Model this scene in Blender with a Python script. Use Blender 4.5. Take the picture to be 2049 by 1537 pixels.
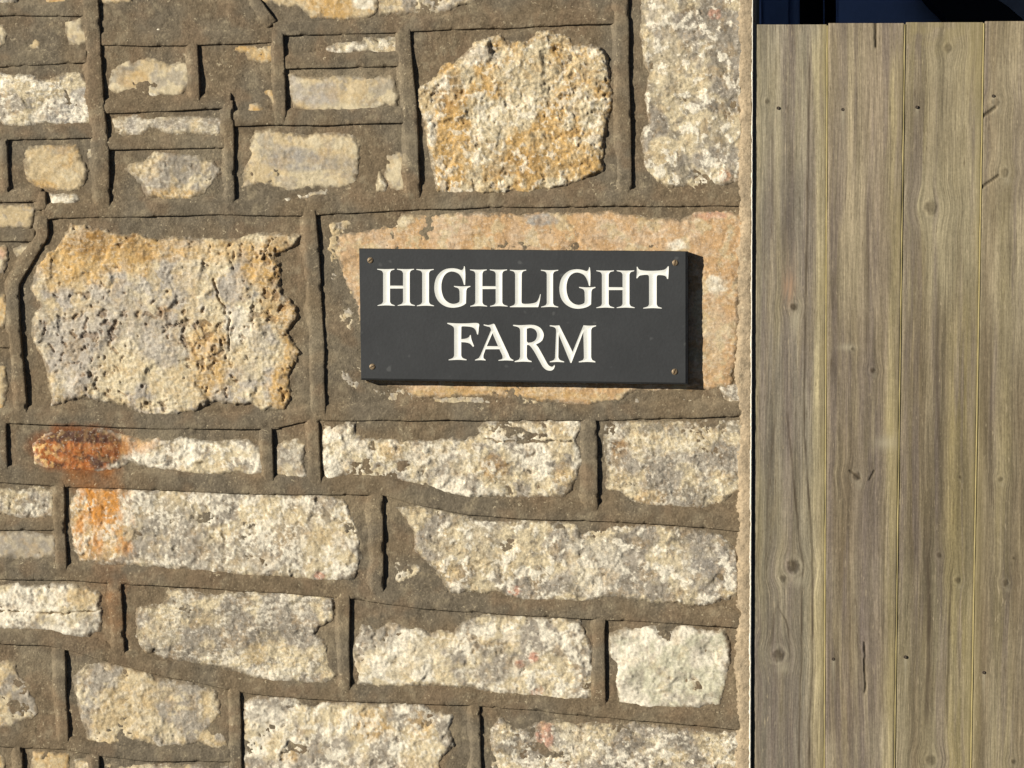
import bpy, math
import numpy as np
from mathutils import Vector, Matrix
from mathutils.geometry import delaunay_2d_cdt

for o in list(bpy.data.objects):
    bpy.data.objects.remove(o, do_unlink=True)
scene = bpy.context.scene
COL = scene.collection

# ------------------------------------------------------------------ camera
K = 0.00064                       # metres per photograph pixel on the wall face
EYE = 1.45
CAM = np.array([0.40, -3.3, EYE - 0.03])
AIM = np.array([0.0, 0.0, EYE])
cd = bpy.data.cameras.new('camera')
cam = bpy.data.objects.new('camera', cd); COL.objects.link(cam)
cam.location = CAM
dirv = Vector(AIM - CAM)
cam.rotation_euler = dirv.to_track_quat('-Z', 'Y').to_euler()
DIST = dirv.length
FPX = DIST / K
cd.sensor_width = 36.0
cd.lens = FPX / 2049.0 * 36.0
cd.clip_end = 400.0
scene.camera = cam
RM = np.array(dirv.to_track_quat('-Z', 'Y').to_matrix())

# ------------------------------------------------------------------ light
S = Vector((-1.25, -1.0, 0.43)).normalized()      # towards the sun
world = bpy.data.worlds.new('World'); scene.world = world
world.use_nodes = True
nt = world.node_tree
bg = nt.nodes['Background']
sky = nt.nodes.new('ShaderNodeTexSky'); sky.sky_type = 'NISHITA'
sky.sun_disc = False; sky.air_density = 0.22; sky.dust_density = 0.0
sky.sun_elevation = math.asin(S.z)
sky.sun_rotation = math.atan2(S.x, S.y)
nt.links.new(sky.outputs[0], bg.inputs[0])
bg.inputs[1].default_value = 0.05
sd = bpy.data.lights.new('sun', 'SUN'); sd.energy = 5.0; sd.angle = math.radians(0.5)
sd.color = (1.0, 0.95, 0.86)
sun = bpy.data.objects.new('sun', sd); COL.objects.link(sun)
sun.rotation_euler = (-S).to_track_quat('-Z', 'Y').to_euler()
sun.location = (-4, -4, 4)
vs = scene.view_settings
vs.view_transform = 'Standard'; vs.look = 'None'; vs.exposure = 0.25; vs.gamma = 1.0
vs.use_curve_mapping = False

# ------------------------------------------------------------------ helpers
def W(px, py, h=0.0):
    """wall point that the photograph shows at (px, py); h = height off the wall face, in px"""
    px = np.asarray(px, float); py = np.asarray(py, float)
    h = np.asarray(h, float)
    vx = (px - 1024.5) / FPX; vy = -(py - 768.5) / FPX
    d = np.stack([RM[i, 0]*vx + RM[i, 1]*vy - RM[i, 2] for i in range(3)], -1)
    t0 = (0.0 - CAM[1]) / d[..., 1]
    p = CAM + d * t0[..., None]
    p[..., 1] -= h * K            # pushed straight off the wall, along its normal
    return p

def WP(px, py, plane, h):
    """point seen at (px, py) on the plane `plane` px in front of the wall, then pushed to height h"""
    px = np.asarray(px, float); py = np.asarray(py, float)
    vx = (px - 1024.5) / FPX; vy = -(py - 768.5) / FPX
    d = np.stack([RM[i, 0]*vx + RM[i, 1]*vy - RM[i, 2] for i in range(3)], -1)
    t0 = (-plane*K - CAM[1]) / d[..., 1]
    p = CAM + d * t0[..., None]
    p[..., 1] = -np.asarray(h, float) * K
    return p

def lin(c):
    c = np.asarray(c, float) / 255.0
    return np.where(c <= 0.04045, c / 12.92, ((c + 0.055) / 1.055) ** 2.4)

def sst(a, b, x):
    t = np.clip((x - a) / (b - a), 0, 1)
    return t * t * (3 - 2 * t)

def _h(ix, iy, seed):
    ix = ix.astype(np.int64); iy = iy.astype(np.int64)
    n = (ix * 374761393 + iy * 668265263 + seed * 974711) & 0xFFFFFFFF
    n = ((n ^ (n >> 13)) * 1274126177) & 0xFFFFFFFF
    n = ((n ^ (n >> 15)) * 2246822519) & 0xFFFFFFFF
    return ((n ^ (n >> 16)) & 0xFFFFFF) / float(0xFFFFFF)

def pn(x, y, seed=0):
    x = np.asarray(x, float); y = np.asarray(y, float)
    x0 = np.floor(x); y0 = np.floor(y); fx = x - x0; fy = y - y0
    u = fx*fx*fx*(fx*(fx*6-15)+10); v = fy*fy*fy*(fy*(fy*6-15)+10)
    def g(ix, iy, dx, dy):
        a = _h(ix, iy, seed) * 2 * np.pi
        return np.cos(a)*dx + np.sin(a)*dy
    a = g(x0, y0, fx, fy); b = g(x0+1, y0, fx-1, fy)
    c = g(x0, y0+1, fx, fy-1); d = g(x0+1, y0+1, fx-1, fy-1)
    return (a + (b-a)*u + (c-a)*v + (a-b-c+d)*u*v) * 1.5

def fbm(x, y, L, seed=0, n=4, gain=0.5):
    s = 0; a = 1.0; t = 0
    for i in range(n):
        s = s + a * pn(x / L, y / L, seed + i*17); t += a
        a *= gain; L *= 0.5
    return s / t * 1.5

def worley(x, y, L, seed=0):
    """F1, F2-F1 and the id hashes and offset of the nearest cell"""
    X = x / L; Y = y / L
    x0 = np.floor(X); y0 = np.floor(Y)
    b1 = np.full(X.shape, 9.0); b2 = np.full(X.shape, 9.0)
    r1 = np.zeros(X.shape); r2 = np.zeros(X.shape); ox = np.zeros(X.shape); oy = np.zeros(X.shape)
    for i in (-1, 0, 1):
        for j in (-1, 0, 1):
            cx = x0 + i; cy = y0 + j
            dx = cx + _h(cx, cy, seed) - X; dy = cy + _h(cx, cy, seed + 5) - Y
            d = np.sqrt(dx*dx + dy*dy)
            m = d < b1
            b2 = np.where(m, b1, np.minimum(b2, d))
            r1 = np.where(m, _h(cx, cy, seed + 9), r1); r2 = np.where(m, _h(cx, cy, seed + 12), r2)
            ox = np.where(m, dx, ox); oy = np.where(m, dy, oy)
            b1 = np.where(m, d, b1)
    return b1, b2 - b1, r1, r2, ox, oy

def sdf(x, y, poly):
    p = np.asarray(poly, float); n = len(p)
    best = np.full(x.shape, 1e9); ins = np.zeros(x.shape, bool)
    for i in range(n):
        a = p[i]; b = p[(i+1) % n]
        ex, ey = b - a
        wx = x - a[0]; wy = y - a[1]
        t = np.clip((wx*ex + wy*ey) / max(ex*ex + ey*ey, 1e-9), 0, 1)
        best = np.minimum(best, (wx - ex*t)**2 + (wy - ey*t)**2)
        if a[1] != b[1]:
            c = ((a[1] > y) != (b[1] > y)) & (x < (b[0]-a[0]) * (y - a[1]) / (b[1]-a[1]) + a[0])
            ins ^= c
    d = np.sqrt(best)
    return np.where(ins, d, -d)

def link(name, me, parent=None, mat=None, origin=None):
    o = bpy.data.objects.new(name, me); COL.objects.link(o)
    if mat: me.materials.append(mat)
    if parent: o.parent = parent
    return o

def mesh_obj(name, verts, faces, mat, parent=None, attrs=None, smooth=True):
    """verts are world points; the object's origin is put at their middle"""
    v = np.asarray(verts, float).reshape(-1, 3)
    c = (v.min(0) + v.max(0)) / 2
    f = np.asarray(faces, dtype=np.int32)
    me = bpy.data.meshes.new(name)
    me.vertices.add(len(v)); me.vertices.foreach_set('co', (v - c).astype(np.float32).ravel())
    k = f.shape[1]
    me.loops.add(f.size); me.loops.foreach_set('vertex_index', f.ravel())
    me.polygons.add(len(f))
    me.polygons.foreach_set('loop_start', np.arange(0, f.size, k, dtype=np.int32))
    me.polygons.foreach_set('loop_total', np.full(len(f), k, dtype=np.int32))
    me.polygons.foreach_set('use_smooth', np.full(len(f), bool(smooth)))
    me.update(calc_edges=True)
    for an, a in (attrs or {}).items():
        a = np.asarray(a, np.float32)
        if a.ndim == 1:
            at = me.attributes.new(an, 'FLOAT', 'POINT'); at.data.foreach_set('value', a)
        else:
            at = me.attributes.new(an, 'FLOAT_VECTOR', 'POINT'); at.data.foreach_set('vector', a.ravel())
    o = link(name, me, parent, mat)
    p = np.array(parent.location) if parent else np.zeros(3)
    if parent and parent.parent: p = p + np.array(parent.parent.location)
    o.location = c - p
    return o

def boxes(name, bl, mat, parent=None, bevel=0.0):
    """one mesh of axis boxes given as (x0,x1,y0,y1,z0,z1)"""
    import bmesh
    bm = bmesh.new()
    c = np.array([[(b[0]+b[1])/2, (b[2]+b[3])/2, (b[4]+b[5])/2] for b in bl]).mean(0)
    for b in bl:
        r = bmesh.ops.create_cube(bm, size=1.0)
        for v in r['verts']:
            v.co = Vector(((b[0]+b[1])/2 + v.co.x*(b[1]-b[0]) - c[0], (b[2]+b[3])/2 + v.co.y*(b[3]-b[2]) - c[1],
                           (b[4]+b[5])/2 + v.co.z*(b[5]-b[4]) - c[2]))
    if bevel > 0:
        bmesh.ops.bevel(bm, geom=bm.edges[:], offset=bevel, segments=2, affect='EDGES')
    me = bpy.data.meshes.new(name); bm.to_mesh(me); bm.free()
    o = link(name, me, parent, mat)
    p = np.array(parent.location) if parent else np.zeros(3)
    o.location = c - p
    return o

def empty(name, loc):
    o = bpy.data.objects.new(name, None); COL.objects.link(o); o.location = loc
    o.empty_display_size = 0.05
    return o

def grid_faces(mask):
    """quads of a grid whose four corners are all in mask, with compact vertex indices"""
    idx = np.full(mask.shape, -1, np.int64)
    idx[mask] = np.arange(mask.sum())
    a = idx[:-1, :-1]; b = idx[1:, :-1]; c = idx[1:, 1:]; d = idx[:-1, 1:]
    ok = (a >= 0) & (b >= 0) & (c >= 0) & (d >= 0)
    return np.stack([a[ok], b[ok], c[ok], d[ok]], -1)

# ------------------------------------------------------------------ materials
class NG:
    def __init__(self, name):
        self.m = bpy.data.materials.new(name); self.m.use_nodes = True
        self.t = self.m.node_tree; self.b = self.t.nodes['Principled BSDF']
        self.pos = self.t.nodes.new('ShaderNodeNewGeometry').outputs['Position']
    def n(self, t): return self.t.nodes.new(t)
    def l(self, a, b): self.t.links.new(a, b)
    def attr(self, name, out='Vector'):
        a = self.n('ShaderNodeAttribute'); a.attribute_name = name
        return a.outputs[out]
    def noise(self, L, detail=3, rough=0.55, vec=None, scale=None, dist=0.0):
        a = self.n('ShaderNodeTexNoise')
        a.inputs['Scale'].default_value = scale if scale else 1.0/(L*K)
        a.inputs['Detail'].default_value = detail; a.inputs['Roughness'].default_value = rough
        a.inputs['Distortion'].default_value = dist
        self.l(vec if vec else self.pos, a.inputs['Vector'])
        return a.outputs['Fac']
    def vor(self, L, feature='F1', out='Distance', vec=None, scale=None):
        a = self.n('ShaderNodeTexVoronoi'); a.feature = feature
        a.inputs['Scale'].default_value = scale if scale else 1.0/(L*K)
        self.l(vec if vec else self.pos, a.inputs['Vector'])
        return a.outputs[out]
    def rng(self, v, a, b, c=0.0, d=1.0):
        m = self.n('ShaderNodeMapRange'); m.clamp = True
        for i, q in enumerate((a, b, c, d)): m.inputs[i+1].default_value = q
        self.l(v, m.inputs[0]); return m.outputs[0]
    def mth(self, op, a, b=None):
        m = self.n('ShaderNodeMath'); m.operation = op
        for i, q in enumerate((a, b)):
            if q is None: continue
            if isinstance(q, (int, float)): m.inputs[i].default_value = q
            else: self.l(q, m.inputs[i])
        return m.outputs[0]
    def mix(self, f, a, b, blend='MIX'):
        m = self.n('ShaderNodeMix'); m.data_type = 'RGBA'; m.blend_type = blend
        for s, q in ((m.inputs[0], f), (m.inputs[6], a), (m.inputs[7], b)):
            if isinstance(q, (int, float)): s.default_value = q
            elif isinstance(q, (tuple, list, np.ndarray)): s.default_value = (*[float(z) for z in q[:3]], 1.0)
            else: self.l(q, s)
        return m.outputs[2]
    def scl(self, col, f):
        m = self.n('ShaderNodeVectorMath'); m.operation = 'SCALE'
        if isinstance(col, (tuple, np.ndarray)): m.inputs[0].default_value = [float(z) for z in col]
        else: self.l(col, m.inputs[0])
        if isinstance(f, (int, float)): m.inputs[3].default_value = f
        else: self.l(f, m.inputs[3])
        return m.outputs[0]
    def bump(self, hgt, dist, strength=1.0, prev=None):
        b = self.n('ShaderNodeBump'); b.inputs['Distance'].default_value = dist
        b.inputs['Strength'].default_value = strength
        self.l(hgt, b.inputs['Height'])
        if prev: self.l(prev, b.inputs['Normal'])
        return b.outputs[0]
    def done(self, col, rough=0.9, normal=None, spec=0.2):
        if isinstance(col, (tuple, list, np.ndarray)): self.b.inputs['Base Color'].default_value = (*[float(z) for z in col[:3]], 1)
        else: self.l(col, self.b.inputs['Base Color'])
        if isinstance(rough, (int, float)): self.b.inputs['Roughness'].default_value = rough
        else: self.l(rough, self.b.inputs['Roughness'])
        self.b.inputs['Specular IOR Level'].default_value = spec
        if normal: self.l(normal, self.b.inputs['Normal'])
        return self.m

def make_stone_mat():
    g = NG('weathered_stone')
    tint = g.attr('tint'); grit = g.attr('grit', 'Fac')
    n1 = g.noise(9, 4, 0.65); n2 = g.noise(3.0, 2, 0.6)
    cell = g.vor(5.5, out='Color')
    sep = g.n('ShaderNodeSeparateColor'); g.l(cell, sep.inputs[0])
    amp = g.rng(n1, 0.28, 0.72, -0.18, 0.15)
    amp2 = g.rng(sep.outputs[0], 0, 1, -0.13, 0.11)
    amp3 = g.rng(n2, 0.32, 0.68, -0.20, 0.17)
    tot = g.mth('ADD', g.mth('ADD', amp, amp2), amp3)
    f = g.mth('ADD', 1.0, g.mth('MULTIPLY', tot, grit))
    col = g.scl(tint, f)
    # pale crystals and small dark pits
    w = g.mth('MULTIPLY', g.rng(g.noise(5.5, 2, 0.6), 0.60, 0.70), grit)
    oc = g.mth('MULTIPLY', g.rng(g.noise(12, 3, 0.65), 0.56, 0.68), grit)
    col = g.mix(g.mth('MULTIPLY', oc, 0.16), col, lin((196, 150, 84)))
    gy = g.mth('MULTIPLY', g.rng(g.noise(14, 4, 0.7, dist=0.4), 0.42, 0.32), grit)
    col = g.mix(g.mth('MULTIPLY', gy, 0.22), col, lin((150, 143, 130)))
    col = g.mix(g.mth('MULTIPLY', w, 0.4), col, lin((244, 235, 216)))
    p = g.mth('MULTIPLY', g.rng(g.noise(7.5, 3, 0.7, dist=0.6), 0.36, 0.27), grit)
    col = g.mix(g.mth('MULTIPLY', p, 0.5), col, lin((88, 74, 54)))
    hb = g.mth('ADD', g.mth('MULTIPLY', n1, 1.0), g.mth('MULTIPLY', g.mth('ADD', n2, sep.outputs[1]), 0.28))
    bs = g.n('ShaderNodeBump'); bs.inputs['Distance'].default_value = 2.1*K
    g.l(hb, bs.inputs['Height']); g.l(g.mth('MULTIPLY', grit, 0.75), bs.inputs['Strength'])
    return g.done(col, 0.88, bs.outputs[0], 0.25)

def make_mortar_mat(name='lime_mortar'):
    g = NG(name)
    tint = g.attr('tint')
    n1 = g.noise(30, 4, 0.6); n2 = g.noise(4.0, 3, 0.65)
    n3 = g.noise(13, 3, 0.6)
    f = g.mth('ADD', g.mth('ADD', g.rng(n1, 0.3, 0.7, 0.82, 1.14), g.rng(n2, 0.32, 0.68, -0.20, 0.20)), g.rng(n3, 0.3, 0.7, -0.14, 0.14))
    col = g.scl(tint, f)
    # grains of pale sand and grit
    gate = g.rng(g.noise(70, 3), 0.42, 0.62)
    sp = g.mth('MULTIPLY', g.rng(g.noise(6.5, 2, 0.6, dist=0.8), 0.645, 0.70), g.rng(g.noise(40, 2), 0.42, 0.56))
    col = g.mix(g.mth('MULTIPLY', sp, 0.6), col, lin((206, 190, 156)))
    col = g.mix(g.mth('MULTIPLY', g.rng(g.noise(4.0, 1, 0.5, dist=0.6), 0.62, 0.70), g.mth('MULTIPLY', gate, 0.4)), col, lin((172, 154, 122)))
    dk = g.rng(g.noise(8, 3, 0.7), 0.36, 0.26)
    col = g.mix(g.mth('MULTIPLY', dk, 0.5), col, lin((66, 56, 42)))
    hb = g.mth('ADD', g.mth('MULTIPLY', n2, 0.8), g.mth('MULTIPLY', g.noise(12, 3, 0.6), 1.2))
    nb = g.bump(hb, 2.2*K, 0.7)
    return g.done(col, 0.95, nb, 0.15)

def make_slate_mat():
    g = NG('riven_slate')
    n = g.noise(70, 5, 0.6); n2 = g.noise(6, 3, 0.6)
    f = g.mth('ADD', g.rng(n, 0.3, 0.7, 0.88, 1.10), g.rng(n2, 0.3, 0.7, -0.07, 0.07))
    col = g.scl(lin((55, 56, 56)), f)
    v = g.rng(g.noise(26, 1), 0.70, 0.76)
    col = g.mix(g.mth('MULTIPLY', v, 0.25), col, lin((120, 120, 116)))
    return g.done(col, 0.62, g.bump(g.mth('ADD', n2, n), 0.5*K, 0.5), 0.3)

def make_letter_mat():
    g = NG('cream_letter_enamel')
    n = g.noise(8, 3)
    return g.done(g.scl(lin((238, 237, 226)), g.rng(n, 0.3, 0.7, 0.96, 1.03)), 0.6, None, 0.25)

def make_brass_mat():
    g = NG('dull_brass')
    g.b.inputs['Metallic'].default_value = 0.25
    n = g.noise(5, 3)
    return g.done(g.scl(lin((140, 120, 92)), g.rng(n, 0.3, 0.7, 0.7, 1.2)), 0.5, None, 0.4)

def make_wood_mat():
    g = NG('weathered_softwood')
    gr = g.attr('grain'); kn = g.attr('knot', 'Fac'); ye = g.attr('yellow', 'Fac')
    pale = g.attr('pale', 'Fac'); dark = g.attr('dark', 'Fac'); pink = g.attr('pink', 'Fac'); rings = g.attr('rings', 'Fac')
    def stretched(su, sz, detail=3, rough=0.6, dist=0.0, off=0.0):
        m = g.n('ShaderNodeVectorMath'); m.operation = 'MULTIPLY_ADD'
        g.l(gr, m.inputs[0]); m.inputs[1].default_value = (1.0/su, 1.0/sz, 1.0); m.inputs[2].default_value = (0, 0, off)
        return g.noise(1, detail, rough, vec=m.outputs[0], scale=1.0, dist=dist)
    broad = stretched(30, 700, 3, 0.55)
    mid = stretched(9, 300, 4, 0.65, off=3.3)
    fine = stretched(3.2, 90, 4, 0.7, off=7.1)
    tone = g.attr('tone')
    c = g.scl(tone, g.rng(broad, 0.38, 0.62, 0.84, 1.32))
    c = g.mix(g.mth('MULTIPLY', g.rng(stretched(22, 600, 3, off=1.7), 0.50, 0.60), 0.6), c, lin((118, 106, 96)))
    c = g.mix(g.mth('MULTIPLY', g.rng(stretched(36, 240, 3, off=2.9), 0.50, 0.70), 0.40), c, lin((134, 121, 90)))
    c = g.mix(g.mth('MULTIPLY', g.rng(stretched(15, 420, 3, off=5.9), 0.54, 0.68), 0.45), c, lin((164, 150, 122)))
    c = g.scl(c, g.rng(mid, 0.36, 0.64, 0.88, 1.14))
    c = g.scl(c, g.rng(fine, 0.36, 0.64, 0.80, 1.16))
    c = g.scl(c, g.rng(stretched(2.1, 160, 2, 0.6, off=23.0), 0.36, 0.64, 0.84, 1.12))
    c = g.scl(c, g.rng(g.noise(4.5, 3, 0.65), 0.34, 0.66, 0.90, 1.09))
    c = g.scl(c, g.rng(stretched(3.0, 14, 3, 0.7, off=29.0), 0.36, 0.64, 0.88, 1.12))
    # short fibres: dark dashes and pale flecks
    c = g.mix(g.mth('MULTIPLY', g.rng(stretched(2.6, 34, 2, 0.6, off=11.0), 0.40, 0.30), g.rng(stretched(40, 220, 2, off=37.0), 0.42, 0.60, 0.15, 0.65)), c, lin((88, 75, 56)))
    c = g.mix(g.mth('MULTIPLY', g.rng(stretched(3.4, 26, 2, 0.5, off=13.0), 0.63, 0.71), g.rng(stretched(45, 160, 2, off=31.0), 0.45, 0.60, 0.0, 0.6)), c, lin((186, 169, 138)))
    c = g.mix(g.mth('MULTIPLY', g.rng(stretched(2.4, 9, 2, 0.6, off=17.0), 0.62, 0.72), 0.22), c, lin((190, 172, 140)))
    line = g.attr('line', 'Fac')
    # growth lines, where a board shows them
    ln = g.mth('ABSOLUTE', g.mth('SUBTRACT', g.mth('FRACT', g.mth('MULTIPLY', stretched(30, 2600, 1, 0.4, off=19.0), 7.0)), 0.5))
    lnm = g.mth('MULTIPLY', g.rng(ln, 0.09, 0.0), rings)
    c = g.mix(g.mth('MULTIPLY', lnm, 0.45), c, lin((92, 80, 66)))
    c = g.mix(g.mth('MULTIPLY', line, g.rng(fine, 0.3, 0.6, 0.7, 1.0)), c, lin((70, 59, 46)))
    c = g.mix(g.mth('MULTIPLY', ye, g.rng(mid, 0.25, 0.6, 0.3, 0.75)), c, lin((158, 144, 100)))
    c = g.mix(g.mth('MULTIPLY', pink, g.rng(fine, 0.35, 0.6)), c, lin((172, 140, 112)))
    c = g.mix(pale, c, lin((176, 166, 140)))
    c = g.mix(g.mth('MULTIPLY', dark, g.rng(fine, 0.3, 0.6, 0.6, 1.0)), c, lin((72, 62, 44)))
    c = g.mix(g.mth('MULTIPLY', kn, g.rng(g.noise(5, 3), 0.3, 0.6, 0.75, 1.0)), c, lin((62, 51, 36)))
    hb = g.mth('ADD', g.mth('ADD', fine, g.mth('MULTIPLY', mid, 0.8)), g.mth('MULTIPLY', ln, 0.2))
    hb = g.mth('SUBTRACT', hb, g.mth('MULTIPLY', dark, 1.2))
    return g.done(c, 0.85, g.bump(hb, 1.3*K, 0.45), 0.2)

def simple_mat(name, rgb, rough=0.7, var=0.15, L=40, spec=0.3, bump=0.0):
    g = NG(name)
    n = g.noise(L, 4, 0.6)
    nb = g.bump(g.noise(L*0.3, 3), 2*K, bump) if bump else None
    return g.done(g.scl(lin(rgb), g.rng(n, 0.3, 0.7, 1-var, 1+var)), rough, nb, spec)

M_STONE = make_stone_mat(); M_MORTAR = make_mortar_mat(); M_SLATE = make_slate_mat()
M_LETTER = make_letter_mat(); M_BRASS = make_brass_mat(); M_WOOD = make_wood_mat()
M_BEAD = simple_mat('white_stop_bead', (236, 228, 208), 0.8, 0.15, 12, bump=0.5)
M_NAIL = simple_mat('dark_nail', (72, 62, 50), 0.6, 0.2, 4)
M_NAVY = simple_mat('navy_paint', (172, 190, 226), 0.5, 0.08, 60)
M_NAVYD = simple_mat('dark_navy_paint', (128, 144, 172), 0.5, 0.1, 60)
M_BLACK = simple_mat('black_tarred_timber', (24, 22, 22), 0.8, 0.1, 60)
M_ROOF = simple_mat('grey_slate_roof', (140, 138, 138), 0.8, 0.15, 40)
M_GROUND = simple_mat('gravel_ground', (70, 66, 60), 0.95, 0.3, 60, bump=0.8)
M_TONGUE = simple_mat('fresh_softwood_tongue', (164, 149, 102), 0.8, 0.15, 30)

# ------------------------------------------------------------------ ground
gv = [(-60, -60, 0), (60, -60, 0), (60, 60, 0), (-60, 60, 0)]
ground = mesh_obj('ground', gv, [(0, 1, 2, 3)], M_GROUND)
ground['kind'] = 'structure'

# ------------------------------------------------------------------ the stone wall
WX1 = float(W(1503, 768)[0]); WX0 = -2.6
wall = empty('stone_wall', (WX1 - 1.0, 0.2, 0.0))
wall['label'] = 'rubble stone wall with raised brown mortar ribbons left of the timber boards'
wall['category'] = 'wall'; wall['kind'] = 'thing'
boxes('wall_core', [(WX0, WX1, 9*K, 0.42, 0.0, 3.1)], simple_mat('core_mortar', (112, 100, 80), 0.95, 0.2, 40, bump=0.6), wall)

MORT_A = lin((118, 103, 81)); MORT_B = lin((112, 102, 85)); MORT_C = lin((124, 105, 82))
RUST = lin((196, 96, 26)); RUSTD = lin((126, 74, 38)); OCH = lin((206, 158, 82))

def rust_field(x, y):
    """iron stain: nodule, its run down the joint and the stone below"""
    if x.min() > 420 or x.max() < 0 or y.max() < 820 or y.min() > 1390:
        z = np.zeros(x.shape); return z, z, z
    wx = x + 12*fbm(x, y, 40, 301, 4, 0.6); wy = y + 12*fbm(x, y, 40, 331, 4, 0.6)
    a = 1 - sst(0.72, 1.08, np.sqrt(((wx-158)/106)**2 + ((wy-898)/52)**2))
    b = (sst(112, 150, wx) * (1 - sst(225, 265, wx)) * sst(925, 940, wy) * (1 - sst(965, 1000, wy))) * 0.95
    c = sst(138, 150, wx) * (1 - sst(255, 275, wx)) * sst(968, 978, wy) * (1 - sst(1070, 1150, wy)) * (0.45 + 0.55*sst(-0.25, 0.25, fbm(x, y, 30, 351, 3)))
    d = 0.75*sst(170, 215, wx) * (1 - sst(246, 258, wx)) * sst(1118, 1135, wy) * (1 - sst(1200, 1340, wy)) * 0.55
    e = (1 - sst(0.5, 1.1, np.sqrt(((wx-270)/60)**2 + ((wy-885)/28)**2))) * 0.6
    return a, np.maximum(b, d), np.maximum(c, e)

def mortar_tint(x, y):
    t = sst(-0.35, 0.35, fbm(x, y, 160, 41, 3))[..., None]
    u = sst(0.0, 0.5, fbm(x, y, 70, 57, 3))[..., None]
    c = MORT_A*(1-t) + MORT_B*t
    c = c*(1-0.6*u) + MORT_C*0.6*u
    sm = (np.maximum(sst(0.16, 0.5, fbm(x, y, 44, 63, 5, 0.7)), 0.7*sst(0.1, 0.5, fbm(x*0.5, y, 120, 66, 4, 0.65)))*0.55)[..., None]
    c = c*(1-sm) + lin((146, 133, 108))*sm
    r = np.clip(sst(1380, 1480, x), 0, 1)[..., None] * 0.3
    c = c*(1-r) + lin((140, 120, 92))*r
    a, b, e = rust_field(x, y)
    c = c*(1-0.8*a[..., None]) + RUSTD*0.8*a[..., None]
    b = (b * (0.6 + 0.5*fbm(x, y, 30, 77, 2)))[..., None]
    c = c*(1-0.85*b) + lin((142, 90, 44))*0.9*b
    return c

def bed_height(x, y):
    return (1.0 + 2.4*fbm(x, y, 140, 11, 2) + 1.6*fbm(x, y, 40, 12, 3)
            + 0.7*fbm(x, y, 12, 13, 2))

# mortar bed, fine where the photograph looks, running on coarser around it
def bed(x0, x1, y0, y1, st, name='mortar_bed'):
    xs = np.arange(x0, x1 + st, st); xs[-1] = x1
    ys = np.arange(y0, y1 + st, st); ys[-1] = y1
    X, Y = np.meshgrid(xs, ys)
    H = bed_height(X, Y)
    m = np.ones(X.shape, bool)
    mesh_obj(name, W(X, Y, H)[m], grid_faces(m), M_MORTAR, wall, {'tint': mortar_tint(X, Y)[m]})
bed(-120, 1502, -110, 1640, 4)
bed(-2300, -120, -1700, 2240, 24); bed(-120, 1502, -1700, -110, 24); bed(-120, 1502, 1640, 2240, 24)

PAL = {
 'white': (236, 226, 202), 'cream': (208, 192, 157), 'grey': (163, 153, 136), 'dgrey': (134, 125, 110),
 'ochre': (199, 163, 105), 'dochre': (158, 119, 66), 'tan': (199, 178, 138), 'orange': (196, 160, 116),
 'peach': (200, 170, 134), 'pink': (198, 152, 128), 'lichen': (204, 198, 170), 'lilac': (180, 170, 154),
 'bluegrey': (160, 153, 142), 'brown': (104, 72, 40), 'dbrown': (84, 66, 44), 'rustl': (216, 150, 72),
}
PAL = {k: lin(v) for k, v in PAL.items()}
# style: base a, base b, third colour & amount, white amount, pit amount, roughness, bulge, grit
STY = {
 'white':   ('cream', 'white', 'grey', .5, .6, .40, 0.95, 9, 1.0),
 'cream':   ('cream', 'grey', 'white', .5, .55, .40, 0.9, 10, 1.0),
 'granite': ('grey', 'cream', 'dgrey', .40, .60, .35, 0.8, 9, 1.1),
 'greyst':  ('grey', 'cream', 'dgrey', .30, .40, .30, 0.8, 9, 1.0),
 'tan':     ('tan', 'cream', 'grey', .35, .10, .15, 0.42, 7, 0.5),
 'ochresm': ('ochre', 'tan', 'cream', .35, .15, .20, 0.5, 7, 0.6),
 'ochre':   ('cream', 'ochre', 'tan', .5, .55, .42, 1.25, 12, 1.05),
 'big':     ('lilac', 'cream', 'tan', .40, .30, .75, 1.1, 13, 0.95),
 'orange':  ('orange', 'peach', 'tan', .45, .22, .25, 0.45, 8, 0.8),
 'lichen':  ('lichen', 'white', 'grey', .3, .3, .2, 0.8, 8, 0.6),
 'sand':    ('tan', 'grey', 'cream', .45, .25, .35, 0.9, 10, 0.75),
}
SEED = [100]
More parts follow.
